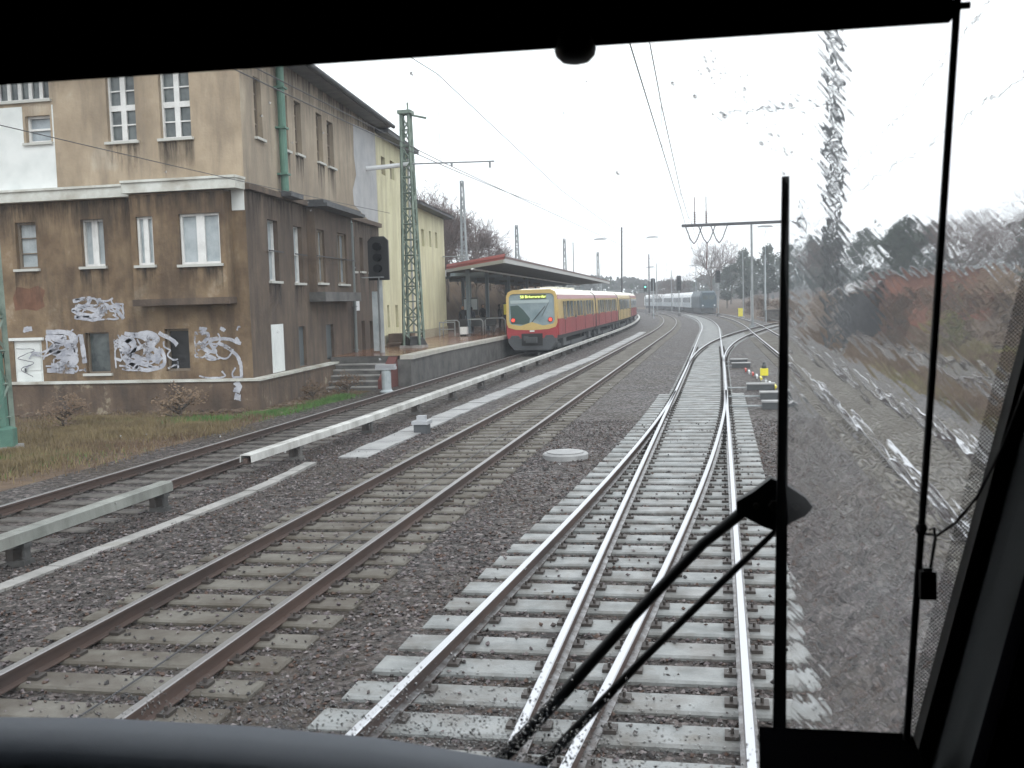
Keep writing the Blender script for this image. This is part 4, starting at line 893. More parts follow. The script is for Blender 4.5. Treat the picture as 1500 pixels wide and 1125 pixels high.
# ------------------------------------------------------------------ masts, signals, lamps
def lattice(name, label, x, y, z0, h, wb, wt_, cat='mast', group='overhead line masts', matn='greenmast', bars=14, r=.035, foot=True):
    t = thing(name, label, cat, (x, y, z0), 0, group); m = MB()
    c = [(-1, -1), (1, -1), (1, 1), (-1, 1)]
    for a, b in c: m.tube((a * wb, b * wb, 0), (a * wt_, b * wt_, h), r * 1.5, n=4)
    for i in range(bars):
        za, zb = h * i / bars, h * (i + 1) / bars; wa = wb + (wt_ - wb) * i / bars; wb_ = wb + (wt_ - wb) * (i + 1) / bars
        for k_ in range(4):
            (a, b), (a2, b2) = c[k_], c[(k_ + 1) % 4]
            p, q = ((a * wa, b * wa, za), (a2 * wb_, b2 * wb_, zb)) if i % 2 else ((a2 * wa, b2 * wa, za), (a * wb_, b * wb_, zb))
            m.tube(p, q, r * .7, n=4); m.tube((a * wb_, b * wb_, zb), (a2 * wb_, b2 * wb_, zb), r * .6, n=4)
    m.build('lattice_frame', matn, t)
    if foot:
        m = MB(); m.box(-wb - .15, wb + .15, -wb - .15, wb + .15, -.5, .12); m.build('foundation', 'conc', t)
    return t
t = lattice('lattice_mast', 'green lattice overhead line mast standing on the platform in front of the yellow building', -13.35, 45.3, 1.13, 10.2, .36, .17, bars=15, r=.045)
m = MB(); m.box(-.3, .3, -.3, .3, 10.2, 10.35); m.tube((-.3, 0, 10.3), (.9, .1, 10.0), .05); m.tube((.1, 0, 10.3), (.1, 0, 10.7), .04); m.build('mast_head', 'greenmast', t)
m = MB(); m.path([(-1.9, 0, 7.95), (.2, 0, 8.05)], .10, n=8); m.build('cross_tube', 'whitepaint', t)
m = MB(); m.path([(.2, 0, 8.05), (3.9, 0, 7.97)], .035, n=6); m.tube((3.7, 0, 8.0), (3.7, 0, 7.7), .05); m.tube((2.0, 0, 8.0), (2.0, 0, 7.85), .05); m.build('bracket_arm', 'greymast', t)
m = MB(); m.lathe([(.62, .12), (.5, .35), (.36, .5)], n=4); m.build('foot_plates', 'black', t)
t = lattice('lattice_mast', 'thick green lattice mast at the left edge in front of the brown building', -16.12, 21.0, 0, 12, .30, .16, bars=16, r=.05)
m = MB(); m.lathe([(.5, .1), (.5, .5), (.35, .55), (.3, 2.2), (.28, 2.25)], n=10); m.build('casing', 'green', t)
t = lattice('lattice_mast', 'tall lattice mast seen through the rain on the glass right of the wiper', 5.75, 56, 0, 19, .38, .24, bars=20, r=.065, matn='tgrey')
m = MB(); m.path([(.0, 0, 12.5), (-6.0, 0, 12.3)], .06); m.build('bracket_arm', 'greymast', t)
for (x, y, z0, top, lab) in [(-20.5, 85, 4.0, 13.0, 'tall thin lattice mast rising behind the canopy nearest the yellow building'), (-20.8, 110, 4.0, 11.05, 'thin lattice mast rising from the bare trees behind the canopy'), (-18.65, 130, 2, 10.6, 'left one of two close thin masts above the canopy roof'), (-16.8, 150, 1, 9.7, 'thin mast standing above the far end of the canopy')]:
    lattice('lattice_mast', lab, x, y, z0, top - z0, .24, .10, matn='greymast', bars=10, r=.04, foot=False)
def pole(label, x, y, z1, r=.11, lean=0, arm=None, name='catenary_mast'):
    t = thing(name, label, 'mast', (x, y, ground_h(x, y)), 0, 'overhead line masts'); m = MB()
    m.tube((0, 0, 0), (lean, 0, z1 - ground_h(x, y)), r, r * .8, n=8); m.build('pole', 'greymast' if arm != 'dark' else 'wire', t)
    m = MB(); m.lathe([(r * 2.2, -.3), (r * 2.2, .35), (r, .4)], n=8); m.build('base', 'conc', t)
    return t
pole('right one of two close thin masts above the canopy roof', -17.7, 131, 10.2, .07)
pole('dark leaning mast behind the roof of the red and yellow train', -12.7, 140, 12.4, .12, lean=.25, arm='dark')
pole('shorter dark mast just right of the leaning mast beyond the train', -12.3, 190, 10.8, .13, lean=.1, arm='dark')
t = pole('slim grey pole right of the wiper among dark pines', 6.75, 90, 10.5, .10)
pole('thin pole left of the wiper in front of the pines', 5.3, 130, 7.7, .09)
pole('thin grey pole with pine trees behind, left of the wiper', 3.0, 140, 8.6, .08)
pole('thin far pole between the two black signals', -9.2, 210, 8.5, .09)
pole('far pole close to the left black signal', -11.5, 200, 9.5, .09)
# portal with cross beam over the tracks
t = thing('overhead_gantry', 'T shaped overhead line gantry with long horizontal beam above the tracks', 'gantry', (2.95, 100, 0))
m = MB(); m.tube((0, 0, -.3), (0, 0, 9.6), .13, .10, n=10); m.box(-.3, .3, -.3, .3, -.3, .3); m.build('pole', 'greymast', t)
m = MB(); m.box(-6.3, 4.9, -.14, .14, 9.46, 9.72); m.build('cross_beam', 'wire', t)
m = MB()
for x_ in (-5.2, -4.0, -2.9): 
    m.path([(x_ - .75, 0, 9.5), (x_ - .3, .0, 8.3), (x_, 0, 7.9)], .05, n=5); m.path([(x_ + .75, 0, 9.5), (x_ + .3, 0, 8.3), (x_, 0, 7.9)], .05, n=5)
m.build('hanger', 'wire', t)
m = MB()
for x_ in (-4.05, -5.1):
    for k_ in range(7): m.lathe([(.05, 0), (.13, .06), (.05, .12)], c=(x_, 0, 9.75 + k_ * .16), n=8)
    m.tube((x_, 0, 9.7), (x_, 0, 12.2), .04, n=6)
for x_ in (-4.0,): m.tube((x_, 0, 8.0), (x_ - .1, 0, 5.6), .05, n=5)
m.build('insulator', 'insul', t)
def signal(label, x, y, zt, zb_, postr=.07, w=.55, name='signal', z0=None):
    z0 = ground_h(x, y) if z0 is None else z0
    t = thing('railway_signal', label, 'signal', (x, y, z0), 0, 'colour light signals'); zt -= z0; zb_ -= z0
    m = MB(); m.tube((0, .1, 0), (0, .1, zb_ + .1), postr, n=8); m.build('post', 'greymast', t)
    m = MB(); m.lathe([(.25, 0), (.22, .5), (.12, .6)], c=(0, .1, 0), n=8); m.build('base', 'conc_d', t)
    m = MB(); b_ = w / 2; ch = b_ * .4
    vs = [(-b_, zb_), (b_, zb_), (b_, zt - ch), (b_ - ch, zt), (-b_ + ch, zt), (-b_, zt - ch)]
    m.add([(a, 0, z) for a, z in vs] + [(a, .12, z) for a, z in vs], [(0, 1, 2, 3, 4, 5), (11, 10, 9, 8, 7, 6)] + [(i, 6 + i, 6 + (i + 1) % 6, (i + 1) % 6) for i in range(6)]); hd = m.build('signal_head', 'black', t)
    m = MB()
    for k_ in range(3):
        z_ = zb_ + (zt - zb_) * (.25 + .25 * k_); m.tube((0, -.22, z_ + .03), (0, 0, z_ + .03), w * .19, n=12)
    m.build('lens_hood', 'blackmatt', hd)
    return t
sg = signal('large black colour light signal beside the corner of the yellow building', -13.45, 41, 5.8, 4.05, .11, .85, z0=0)
m = MB(); m.box(-.34, -.1, .05, .25, 1.2, 3.6); m.build('cable_box', 'winboard', sg)
m = MB(); m.box(-.55, .25, -.5, -.1, 4.15, 4.18); m.build('bracket', 'greymast', sg)
signal('left black signal in front of the far white train', -10.85, 178, 6.3, 4.2, .08, .75)
signal('middle black signal on a slim post in front of the white coaches', -6.4, 173, 6.5, 4.1, .08, .75)
signal('right black signal on a white post beside the blue locomotive', -.2, 159, 6.8, 5.0, .08, .75)
t = thing('railway_signal', 'small far signal showing a green light above the train roof', 'signal', (-13.6, 200, 0), 0, 'colour light signals')
m = MB(); m.tube((0, 0, 0), (0, 0, 5), .07); m.build('post', 'greymast', t); m = MB(); m.box(-.3, .3, -.1, .1, 4.3, 5.6); m.build('signal_head', 'black', t)
m = MB(); m.tube((0, -.16, 5.15), (0, -.11, 5.15), .16, n=12); m.build('lamp', 'signalgreen', t)
# yard lamps
def lamp(x, y, z, w, label):
    t = thing('yard_lamp', label, 'street lamp', (x, y, ground_h(x, y)), 0, 'tall yard lamps'); h = z - ground_h(x, y)
    m = MB(); m.tube((0, 0, 0), (0, 0, h), .04, .02, n=5); m.build('post', 'coachside', t)
    m = MB(); m.box(-w / 2, w / 2, -.12, .12, h, h + .12); m.add([(-w/2, -.12, h + .12), (w/2, -.12, h + .12), (w/2, .12, h + .12), (-w/2, .12, h + .12), (-w*.2, 0, h + .22), (w*.2, 0, h + .22)], [(0, 1, 5, 4), (2, 3, 4, 5), (1, 2, 5), (3, 0, 4)]); m.build('lamp_head', 'greymast', t)
lamp(-14.77, 135, 10.6, 1.5, 'flat headed yard lamp high above the canopy roof')
lamp(-9.7, 160, 12.0, 1.7, 'flat headed yard lamp left of the gantry beam')
lamp(5.0, 120, 10.4, 1.6, 'flat headed yard lamp between gantry pole and wiper')
lamp(-14.5, 230, 9.6, 2.0, 'far yard lamp low over the wooded skyline, above the red train roof')
lamp(-4.6, 215, 9.2, 1.6, 'far yard lamp between the signals and the bare trees')
lamp(7.4, 110, 8.2, 1.0, 'small yard lamp right of the wiper before the pines')
# trackside bits
t = thing('distance_marker', 'grey pedestal with a white board top beside the leftmost track', 'trackside marker', (-11.45, 35.3, 0))
m = MB(); m.lathe([(.22, -.05), (.26, .02), (.17, .1), (.17, .75), (.2, .8)], n=12); m.build('pedestal', 'winboard', t); m = MB(); m.box(-.36, .36, -.12, .12, .8, .9); m.box(-.34, .34, -.14, .1, .9, .98); m.build('board', 'boxwhite', t)
t = thing('junction_box', 'small white and blue cable box on the concrete lid path', 'cable box', (-6.95, 24.0, 0))
m = MB(); m.box(-.16, .16, -.16, .16, -.05, .20); m.build('box_body', 'tgrey2', t); m = MB(); m.box(-.2, .2, -.2, .2, .2, .28); m.box(-.1, .1, -.1, .1, .28, .4); m.build('lid', 'boxwhite', t)
# point machines and rods
def pmachine(x, y, w, label, top='whitepaint'):
    t = thing('point_machine', label, 'point machine', (x, y, 0), 0, 'point machines beside the points'); m = MB(); m.box(-w/2, w/2, -.18, .18, -.05, .16); m.build('casing', 'tgrey', t)
    m = MB(); m.box(-w/2 - .02, w/2 + .02, -.2, .2, .16, .20); m.build('lid', 'conc_l', t)
    m = MB(); m.tube((-w/2, -.08, .06), (-1.15 - (x - 1.35), -.08, .06), .02); m.tube((-w/2, .08, .06), (-1.15 - (x - 1.35), .08, .06), .02); m.build('rod', 'greymast', t)
pmachine(1.55, 28.8, .95, 'nearest pale lidded point machine right of the track')
pmachine(1.55, 31.6, .85, 'yellowish lidded point machine, second from the nearest')
pmachine(1.25, 34.6, .85, 'third point machine, just before the yellow lantern')
pmachine(.85, 45.5, .75, 'far point machine beyond the yellow lantern')
pmachine(.80, 48.2, .75, 'farthest of the point machines near the crossover blades')
t = thing('point_indicator', 'yellow and white point indicator lantern right of the track', 'point indicator', (1.45, 36.8, 0))
m = MB(); m.lathe([(.16, 0), (.14, .1), (.05, .14), (.05, .3)], n=12); m.build('stand', 'conc', t)
m = MB(); m.box(-.13, .13, -.12, .12, .28, .52); m.build('lantern', 'yellowpaint', t)
m = MB(); m.lathe([(.08, .52), (.08, .6), (.05, .66), (.05, .72)], n=10); m.build('cap', 'tgrey', t)
t = thing('painted_barrier', 'low red, yellow and white painted crank and chain beside the lantern', 'painted bar', (1.3, 36, 0))
for i in range(10):
    m = MB(); y_ = -4 + i * 1.15; x_ = .62 - i * .105; m.box(x_ - .03, x_ + .03, y_, y_ + .9, .06, .12); m.box(x_ - .02, x_ + .02, y_ + .4, y_ + .45, -.05, .1); m.build('bar_segment', ['whitepaint', 'redpaint', 'yellowpaint', 'whitepaint', 'whitepaint', 'yellowpaint', 'whitepaint', 'redpaint', 'whitepaint', 'redpaint'][i], t)
m = MB(); m.tube((0, 0, -.1), (0, 0, 3.6), .06); m.build
tag((lambda o: (setattr(o, 'location', (3.78, 133, 0)), o)[1])(m.build('marker_post', 'whitepaint')), 'thin white post beside the far track, right of the blue locomotive', 'post')
m = MB(); m.box(-.35, .35, -.3, .3, 0, 1.1); m.box(-.4, .4, -.35, .35, 1.1, 1.18)
o = m.build('yellow_cabinet', 'yellowpaint'); o.location = (3.0, 158, 0); tag(o, 'small yellow trackside cabinet beyond the crossing', 'cabinet')
m = MB()
for a in range(3): m.box(-1.3, 1.3, -1.2 + a * .8, -.5 + a * .8, 0 + .0, 1.0 + .25 * (a % 2)); m.box(-1.2, 1.2, -1.1 + a * .8, -.6 + a * .8, 1.25, 1.3)
o = m.build('sleeper_stack', 'sleeper3'); o.location = (6.4, 126, 0); tag(o, 'dark stack of old sleepers left of the wiper', 'timber stack')

# ------------------------------------------------------------------ overhead wires
def wires(label, f, zc, zm, y0, y1, sp, x_off=0, r=.008):
    t = thing('overhead_wire', label, 'overhead wire', group='overhead contact wires')
    m = MB(); pts = []; y = y0
    while y <= y1: k_ = (y - y0) / sp; pts.append((f(y) + x_off + .3 * (abs((k_ % 2) - 1) * 2 - 1), y, zc)); y += sp / 4
    m.path(pts, r, n=5); m.build('contact_wire', 'wire', t)
    m = MB(); p2 = []
    for i, p in enumerate(pts): u = (i % 4) / 4; p2.append((p[0], p[1], zm - 1.0 * 4 * u * (1 - u)))
    m.path(p2, r * 1.1, n=5); m.build('messenger_wire', 'wire', t)
    m = MB()
    for p, q in zip(pts, p2): m.tube(p, q, r * .5, n=4)
    m.build('dropper', 'wire', t)
wires('contact wire hanging over the track ahead of the cab', T3, 5.75, 7.3, 6, 300, 56, -.55, r=.008)
wires('contact wire hanging over the main line track beside the third rail', T2, 5.75, 7.4, -40, 300, 60, r=.007)
wires('contact wire hanging over the track right of the wiper', T4, 5.75, 7.3, 14, 300, 56, r=.007)
m = MB(); m.path([(-10.9 - .02 * i, -10 + i * 6, 8.6 + .012 * (i - 6) ** 2) for i in range(14)], .016, n=5); tag(m.build('feeder_wire', 'wire'), 'dark feeder wire sloping across the brown building toward the green mast', 'wire')
m = MB(); m.path([(-13.2, -6 + i * 6, 6.6 + .012 * (i - 4) ** 2) for i in range(9)], .010, n=5); tag(m.build('feeder_wire', 'wire'), 'thin lower wire crossing the front of the brown building', 'wire')

# ------------------------------------------------------------------ trees
def bare_tree(seed, h=9, spread=.42, levels=4, rt=.14, nb=(6, 5, 5, 4)):
    rnd = random.Random(seed); tr, cr = MB(), MB()
    def grow(p, d, L_, r, lv):
        pts = [p]; q = p; dd = d.copy(); n_ = 3
        for i in range(n_):
            dd = (dd + Vector((rnd.uniform(-1, 1), rnd.uniform(-1, 1), rnd.uniform(-.3, .7))) * .16).normalized(); q = q + dd * L_ / n_; pts.append(q)
        rr = [r * (1 - .55 * i / n_) for i in range(n_ + 1)]
        (tr if lv < 2 else cr).path(pts, rr, n=(7 if lv == 0 else 4 if lv == 1 else 3))
        if lv >= levels: return
        for k_ in range(nb[lv]):
            t_ = rnd.uniform(.35, 1.0) if lv else rnd.uniform(.3, 1)
            i = min(n_ - 1, int(t_ * n_)); b = pts[i].lerp(pts[i + 1], t_ * n_ - i)
            a = rnd.uniform(0, 2 * math.pi); u = dd.orthogonal().normalized(); u.rotate(Matrix.Rotation(a, 3, dd))
            nd = (dd * (1 - spread) + u * (spread + .25) + Vector((0, 0, .15))).normalized()
            grow(b, nd, L_ * rnd.uniform(.5, .72), max(r * .48, .019), lv + 1)
    grow(Vector((0, 0, 0)), Vector((0, 0, 1)), h * .48, rt, 0)
    return tr, cr
def make_tree(kind, seed, h, label, loc, group, **kw):
    t = thing('bare_tree', label, 'tree', loc, random.uniform(0, 6), group); a, b = bare_tree(seed, h, **kw)
    a.build('trunk', 'bark', t); b.build('crown', 'twig', t); reg(t); return t
def leafy(name, seed, h, rw, label, loc, group, leafm, n=2600, ls=.22, cone=False, trunk=True, trh=.35):
    rnd = random.Random(seed); t = thing(name, label, 'tree' if trunk else 'shrub', loc, rnd.uniform(0, 6), group)
    m = MB(); m.path([(0, 0, -.2), (rnd.uniform(-.1, .1), rnd.uniform(-.1, .1), h * .45), (rnd.uniform(-.25, .25), 0, h * .92)], [.05 + h * .014, .03 + h * .008, .02], n=7)
    cl = []
    for i in range(int(14 + h * 2)):
        z = rnd.uniform(trh, 1.0); k_ = (1 - z) * 1.1 + .15 if cone else math.sin(min(1, max(0.05, (z - trh) / (1 - trh))) * math.pi) ** .6
        a = rnd.uniform(0, 6.28); rr = rw * k_ * rnd.uniform(.25, .95); c = Vector((math.cos(a) * rr, math.sin(a) * rr, z * h)); cl.append((c, rnd.uniform(.16, .34) * rw * 1.4))
        m.tube((0, 0, max(.0, z * h - rr * .6)), c, .035, .012, n=4)
    m.build('trunk' if trunk else 'stem', 'bark', t); cr = MB()
    for i in range(n):
        c, r = rnd.choice(cl); v = Vector((rnd.gauss(0, 1), rnd.gauss(0, 1), rnd.gauss(0, .7))).normalized() * r * rnd.uniform(.3, 1.0) ** .5
        p = c + v; u = Vector((rnd.uniform(-1, 1), rnd.uniform(-1, 1), rnd.uniform(-.6, .6))).normalized(); w_ = u.orthogonal().normalized(); s_ = ls * rnd.uniform(.5, 1.2)
        cr.add([p - u * s_, p + w_ * s_ * .5, p + u * s_, p - w_ * s_ * .5], [(0, 1, 2, 3)])
    cr.build('crown' if trunk else 'foliage', leafm, t); reg(t); return t
G1 = 'bare trees on the bank behind the canopy'
b0 = make_tree('b', 11, 8.5, 'bare brown tree right behind the yellow building gable', (-25.5, 76, 3.2), G1, nb=(9, 7, 5, 5))
b1 = make_tree('b', 12, 7.0, 'rounded bare tree second from the yellow building behind the canopy', (-24.2, 84, 3.6), G1, spread=.55, nb=(9, 7, 5, 5))
b2 = make_tree('b', 13, 10, 'tall bare tree whose top reaches beside the first thin mast', (-27, 88, 3.8), G1, nb=(7, 6, 5, 4))
protos = [b0, b1, b2]
labs = ['third bare tree along the bank behind the canopy', 'broad bare tree above the middle of the red fascia', 'bare tree right of the thin lattice mast behind the canopy', 'low bare tree near the corner of the red fascia', 'slender bare tree sloping down to the canopy roof', 'smallest bare tree at the right end of the thicket over the canopy', 'bare tree deep in the thicket behind the first mast', 'bare tree at the back of the thicket by the yellow roof', 'bare crown showing over the low yellow roof', 'grey bare tree filling the gap under the canopy, left', 'grey bare tree filling the gap under the canopy, middle', 'grey bare tree filling the gap under the canopy, right']
pos = [(-24, 92, .95), (-25.5, 98, .95), (-24, 104, .8), (-23.8, 110, .68), (-24, 118, .6), (-24.5, 126, .5), (-30, 96, 1.05), (-30, 82, 1.1), (-29, 74, 1.1), (-23.8, 79, .7), (-23.6, 84, .7), (-23.8, 96, .7)]
for j_, (x, y, s_) in enumerate([(-22.8, 72, .75), (-27, 80, 1.0), (-22.9, 88.5, .8), (-26, 93, 1.05), (-23, 100, .8), (-27.5, 101, 1.0), (-25, 108, .78), (-23, 114, .58), (-26, 121, .6), (-33, 90, 1.15)]):
    pos.append((x, y, s_)); labs.append(['low leafless thicket tree hugging the yellow building', 'leafless tree in the second row near the yellow roof', 'front row leafless tree below the tall thin mast', 'wide leafless tree behind the tall thin mast', 'front row leafless tree above the canopy middle', 'back row leafless tree above the canopy middle', 'leafless tree left of the second thin mast', 'front row leafless tree at the second thin mast', 'leafless tree just right of the second thin mast', 'highest leafless crown at the back of the thicket'][j_])
for i, (l, (x, y, s_)) in enumerate(zip(labs, pos)): copy_tree(protos[i % 3], (x, y, ground_h(x, y) - .1), i * 1.7, l, G1, (s_, s_, s_))
# far centre and right
G2_ = 'trees beyond the far curve'
c1 = make_tree('b', 21, 17, 'large pale bare tree above the blue locomotive', (-1.5, 232, 0), G2_, spread=.4, nb=(9, 6, 5, 4), rt=.3)
cfar = [(-9, 240, .55, 'small round bare tree left of the large pale bare tree'), (-13.5, 262, .48, 'low bare tree between the signals'), (2.5, 245, .8, 'bare tree directly right of the large pale bare tree'), (14, 150, .6, 'bare tree among the pines right of the wiper'), (27, 95, .68, 'tall bare tree above the red brick building'), (33, 88, .75, 'large bare tree right of the thin window rod'), (23, 110, .62, 'bare tree left of the red brick building'), (38, 100, .85, 'bare tree at the far right edge')]
for i, (x, y, s_, l) in enumerate(cfar): copy_tree(c1, (x, y, ground_h(x, y) - .1), i * 2.1, l, G2_, (s_, s_, s_))
G3 = 'pines right of the tracks'
p1 = leafy('pine_tree', 31, 11, 2.6, 'tall dark pine left of the gantry pole', (4.5, 205, 0), G3, 'pine', n=3000, ls=.28, trh=.25)
pp = [(8.5, 195, 1.0, 'dark pine just right of the gantry pole'), (12, 190, .95, 'broad pine between gantry pole and wiper'), (14.5, 175, 1.0, 'dark pine touching the wiper on its left'), (15, 150, .95, 'pine immediately right of the wiper'), (18, 140, .9, 'second pine right of the wiper'), (20, 128, .85, 'pine behind the rain streaked lattice mast'), (22, 118, .8, 'pine right of the rain streaked lattice mast'), (1.5, 225, .8, 'low pine behind the white signal post'), (29, 105, .9, 'dark pine left of the thin window rod'), (36, 84, .8, 'dark pine right of the thin window rod'), (6, 215, .9, 'second row pine seen over the nearer pines, left'), (17, 200, .9, 'second row pine hidden partly by the wiper')]
for i, (x, y, s_, l) in enumerate(pp): copy_tree(p1, (x, y, ground_h(x, y) - .2), i * 1.3, l, G3, (s_, s_, s_ * .95))
# shrubs
for i, (x, y, s_, l) in enumerate([(20, 92, .8, 'pine filling the gap left of the brick shed roof'), (24, 84, .78, 'pine directly behind the left half of the brick shed'), (27.5, 80, .8, 'pine directly behind the right half of the brick shed'), (31.5, 74, .72, 'pine behind the thin window rod'), (25, 100, .9, 'rear pine above the brick shed'), (33, 96, 1.0, 'rear pine right of the brick shed'), (38, 72, .9, 'pine nearest the right window frame'), (16.5, 104, .8, 'small pine behind the dark shed'), (41, 84, 1.0, 'rear pine nearest the right window frame'), (18.5, 112, .9, 'pine behind the dark shed, right')]): copy_tree(p1, (x, y, ground_h(x, y) - .2), i * 1.1 + .5, l, G3, (s_ * 1.15, s_ * 1.15, s_ * .85)) if i % 2 else copy_tree(c1, (x, y, ground_h(x, y) - .2), i * 1.1, l.replace('pine', 'bare tree'), G2_, (s_ * .62,) * 3)
G4 = 'shrubs on the right bank'
s1 = leafy('brown_shrub', 41, 2.6, 1.6, 'reddish brown shrub in front of the brick building', (11.5, 47, .5), G4, 'brownleaf', n=1600, ls=.09, trunk=False, trh=.1)
s2 = leafy('olive_shrub', 42, 1.7, 1.4, 'yellow green shrub at the right frame edge', (9.9, 27, .3), G4, 'olive', n=1500, ls=.07, trunk=False, trh=.1)
sh = [(s1, 8.2, 118, 1.0, 'brown shrub left of the wiper behind the sleeper stack'), (s1, 7.2, 140, .9, 'brown shrub beyond the white marker post'), (s1, 4.6, 170, .9, 'brown shrub row beside the blue locomotive'), (s1, 9.2, 92, 1.0, 'brown shrub just right of the wiper'), (s1, 10.6, 72, 1.1, 'tall brown shrub at the foot of the rainy lattice mast'), (s1, 9.2, 60, .8, 'low brown shrub by the siding bend'), (s2, 10.4, 52, .9, 'olive shrub between the siding and the brick building'), (s1, 13.8, 55, 1.2, 'wide brown shrub left of the thin window rod'), (s1, 15.5, 48, 1.0, 'brown shrub behind the thin window rod'), (s2, 12.6, 38, 1.0, 'olive shrub right of the thin window rod'), (s1, 16.5, 42, 1.1, 'brown shrub at the right edge below the bare trees'), (s2, 11.4, 33, .8, 'low olive shrub beside the siding'), (s1, 12.4, 84, 1.1, 'brown shrub behind the olive one in front of the pines'), (s1, 6.4, 185, 1.0, 'far brown shrub under the dark pines'), (s1, 12, 105, 1.1, 'brown shrub under the pines right of the wiper')]
for k_, (x, y, s_) in enumerate([(10.2, 64, 1.1), (12.4, 62, 1.15), (14.6, 61, 1.1), (9.8, 80, 1.2), (11.6, 54, .9), (14.8, 40, 1.1), (17.5, 52, 1.3), (13.4, 47, 1.0), (9.6, 100, 1.2), (7.9, 128, 1.0), (6.0, 152, 1.0), (19.5, 46, 1.3)]):
    sh.append((s1, x, y, s_, ['brown shrub against the dark shed wall', 'brown shrub hiding the foot of the brick wall, left', 'brown shrub hiding the foot of the brick wall, right', 'large brown shrub behind the rainy lattice mast', 'small brown shrub in the middle of the right bank', 'brown shrub beyond the olive one right of the rod', 'biggest brown shrub right of the thin rod', 'brown shrub between two olive shrubs on the bank', 'brown shrub below the second pine right of the wiper', 'brown shrub behind the sleeper stack, right', 'brown shrub left of the sleeper stack in the distance', 'large brown shrub by the window frame'][k_]))
for i, (pr, x, y, s_, l) in enumerate(sh): copy_tree(pr, (x, y, ground_h(x, y) - .05), i * 1.9, l, G4, (s_, s_, s_))
s3 = leafy('dry_shrub', 43, .9, .7, 'low dry brown weed clump at the plinth of the brown building', (-14.9, 27.2, 0), 'weeds by the brown building', 'brownleaf', n=700, ls=.05, trunk=False, trh=.05)
for x, y, s_, l in [(-12.6, 34.5, .8, 'reddish weed clump beside the grey pedestal'), (-13.0, 32.4, .7, 'reddish weed clump at the foot of the dark side wall'), (-17.4, 25.5, 1.0, 'dry weed clump by the white door')]: copy_tree(s3, (x, y, 0), x, l, 'weeds by the brown building', (s_, s_, s_))
# distant woodland (one mass)
wd = MB(); rnd = random.Random(5)
for i in range(9000):
    u = rnd.uniform(0, 1); x = -150 + u * 330; y = 330 + rnd.uniform(0, 40) + 20 * math.sin(u * 9); top = 7.5 + 3.2 * noise.noise(Vector((x * .035, 0, 0))) + 1.8 * noise.noise(Vector((x * .16, 1, 0))) + max(0, (x - 10) * .06)
    z = 2 + (top) * rnd.uniform(0, 1) ** .7; s_ = rnd.uniform(.35, 1.1); a = rnd.uniform(0, 3.1); dx, dy = math.cos(a) * s_, math.sin(a) * s_
    wd.add([(x - dx, y - dy, z - s_ * .4), (x + dx * .3, y, z - s_ * .9), (x + dx, y + dy, z + s_ * .3), (x - dx * .2, y, z + s_)], [(0, 1, 2, 3)], rnd.choice((0, 0, 1)))
tag(wd.build('far_woodland', [mat('far wood grey', (.07, .075, .07), .9, (.11, .11, .10), scale=.1), 'pine']), kind='stuff')
# low embankment / road bridge line with railing on the far side
m = MB(); m.add([(-120, 318, -1), (60, 318, -1), (60, 322, 4.6), (-120, 322, 4.6), (60, 345, 4.6), (-120, 345, 4.6)], [(0, 1, 2, 3), (3, 2, 4, 5)])
tag(m.build('embankment', mat('embankment brown', (.09, .07, .06), .9, (.13, .11, .10), scale=.2)), kind='structure')
m = MB(); m.box(-110, 20, 322, 322.1, 5.6, 5.75); m.box(-110, 20, 322, 322.1, 5.1, 5.2)
for i in range(66): m.box(-110 + i * 2, -109.85 + i * 2, 322, 322.1, 4.6, 5.75)
tag(m.build('embankment_railing', 'greymast'), 'long pale railing on the far embankment below the wooded skyline', 'railing')
# red brick building on the right
rb = thing('brick_building', 'low red brick shed half hidden by shrubs at the right', 'building', (0, 0, 0))
WR = Wall(Vector((16.6, 68, 0)), Vector((-1, 0, 0)), Vector((0, -1, 0)))
m = MB(); WR.panel(m, 0, 6.3, 0, 4.1, [(2.0, 2.0, 2.7, 3.2)]); m.add([(10.3, 68, 0), (10.3, 78, 0), (10.3, 78, 4.1), (10.3, 68, 4.1)], [(0, 1, 2, 3)]); m.build('wall', 'brick', rb)
window(WR, rb, (2.0, 2.0, 2.7, 3.2), frame='winwood')
m = MB(); m.box(10.0, 16.9, 67.6, 78.2, 4.1, 4.25); m.build('roof', 'conc_l', rb)
sb_ = thing('dark_shed', 'low dark tarred shed left of the brick building', 'shed', (0, 0, 0))
m = MB(); m.box(7.9, 10.2, 72, 77, 0, 3.0); m.build('wall', 'roofdark', sb_); m = MB(); m.add([(7.7, 71.7, 2.95), (10.29, 71.7, 3.5), (10.29, 77.2, 3.5), (7.7, 77.2, 2.95), (7.7, 71.7, 3.1), (10.29, 71.7, 3.65), (10.29, 77.2, 3.65), (7.7, 77.2, 3.1)], [(3, 2, 1, 0), (4, 5, 6, 7), (0, 1, 5, 4), (1, 2, 6, 5), (2, 3, 7, 6), (3, 0, 4, 7)]); m.build('roof', 'conc_l', sb_)

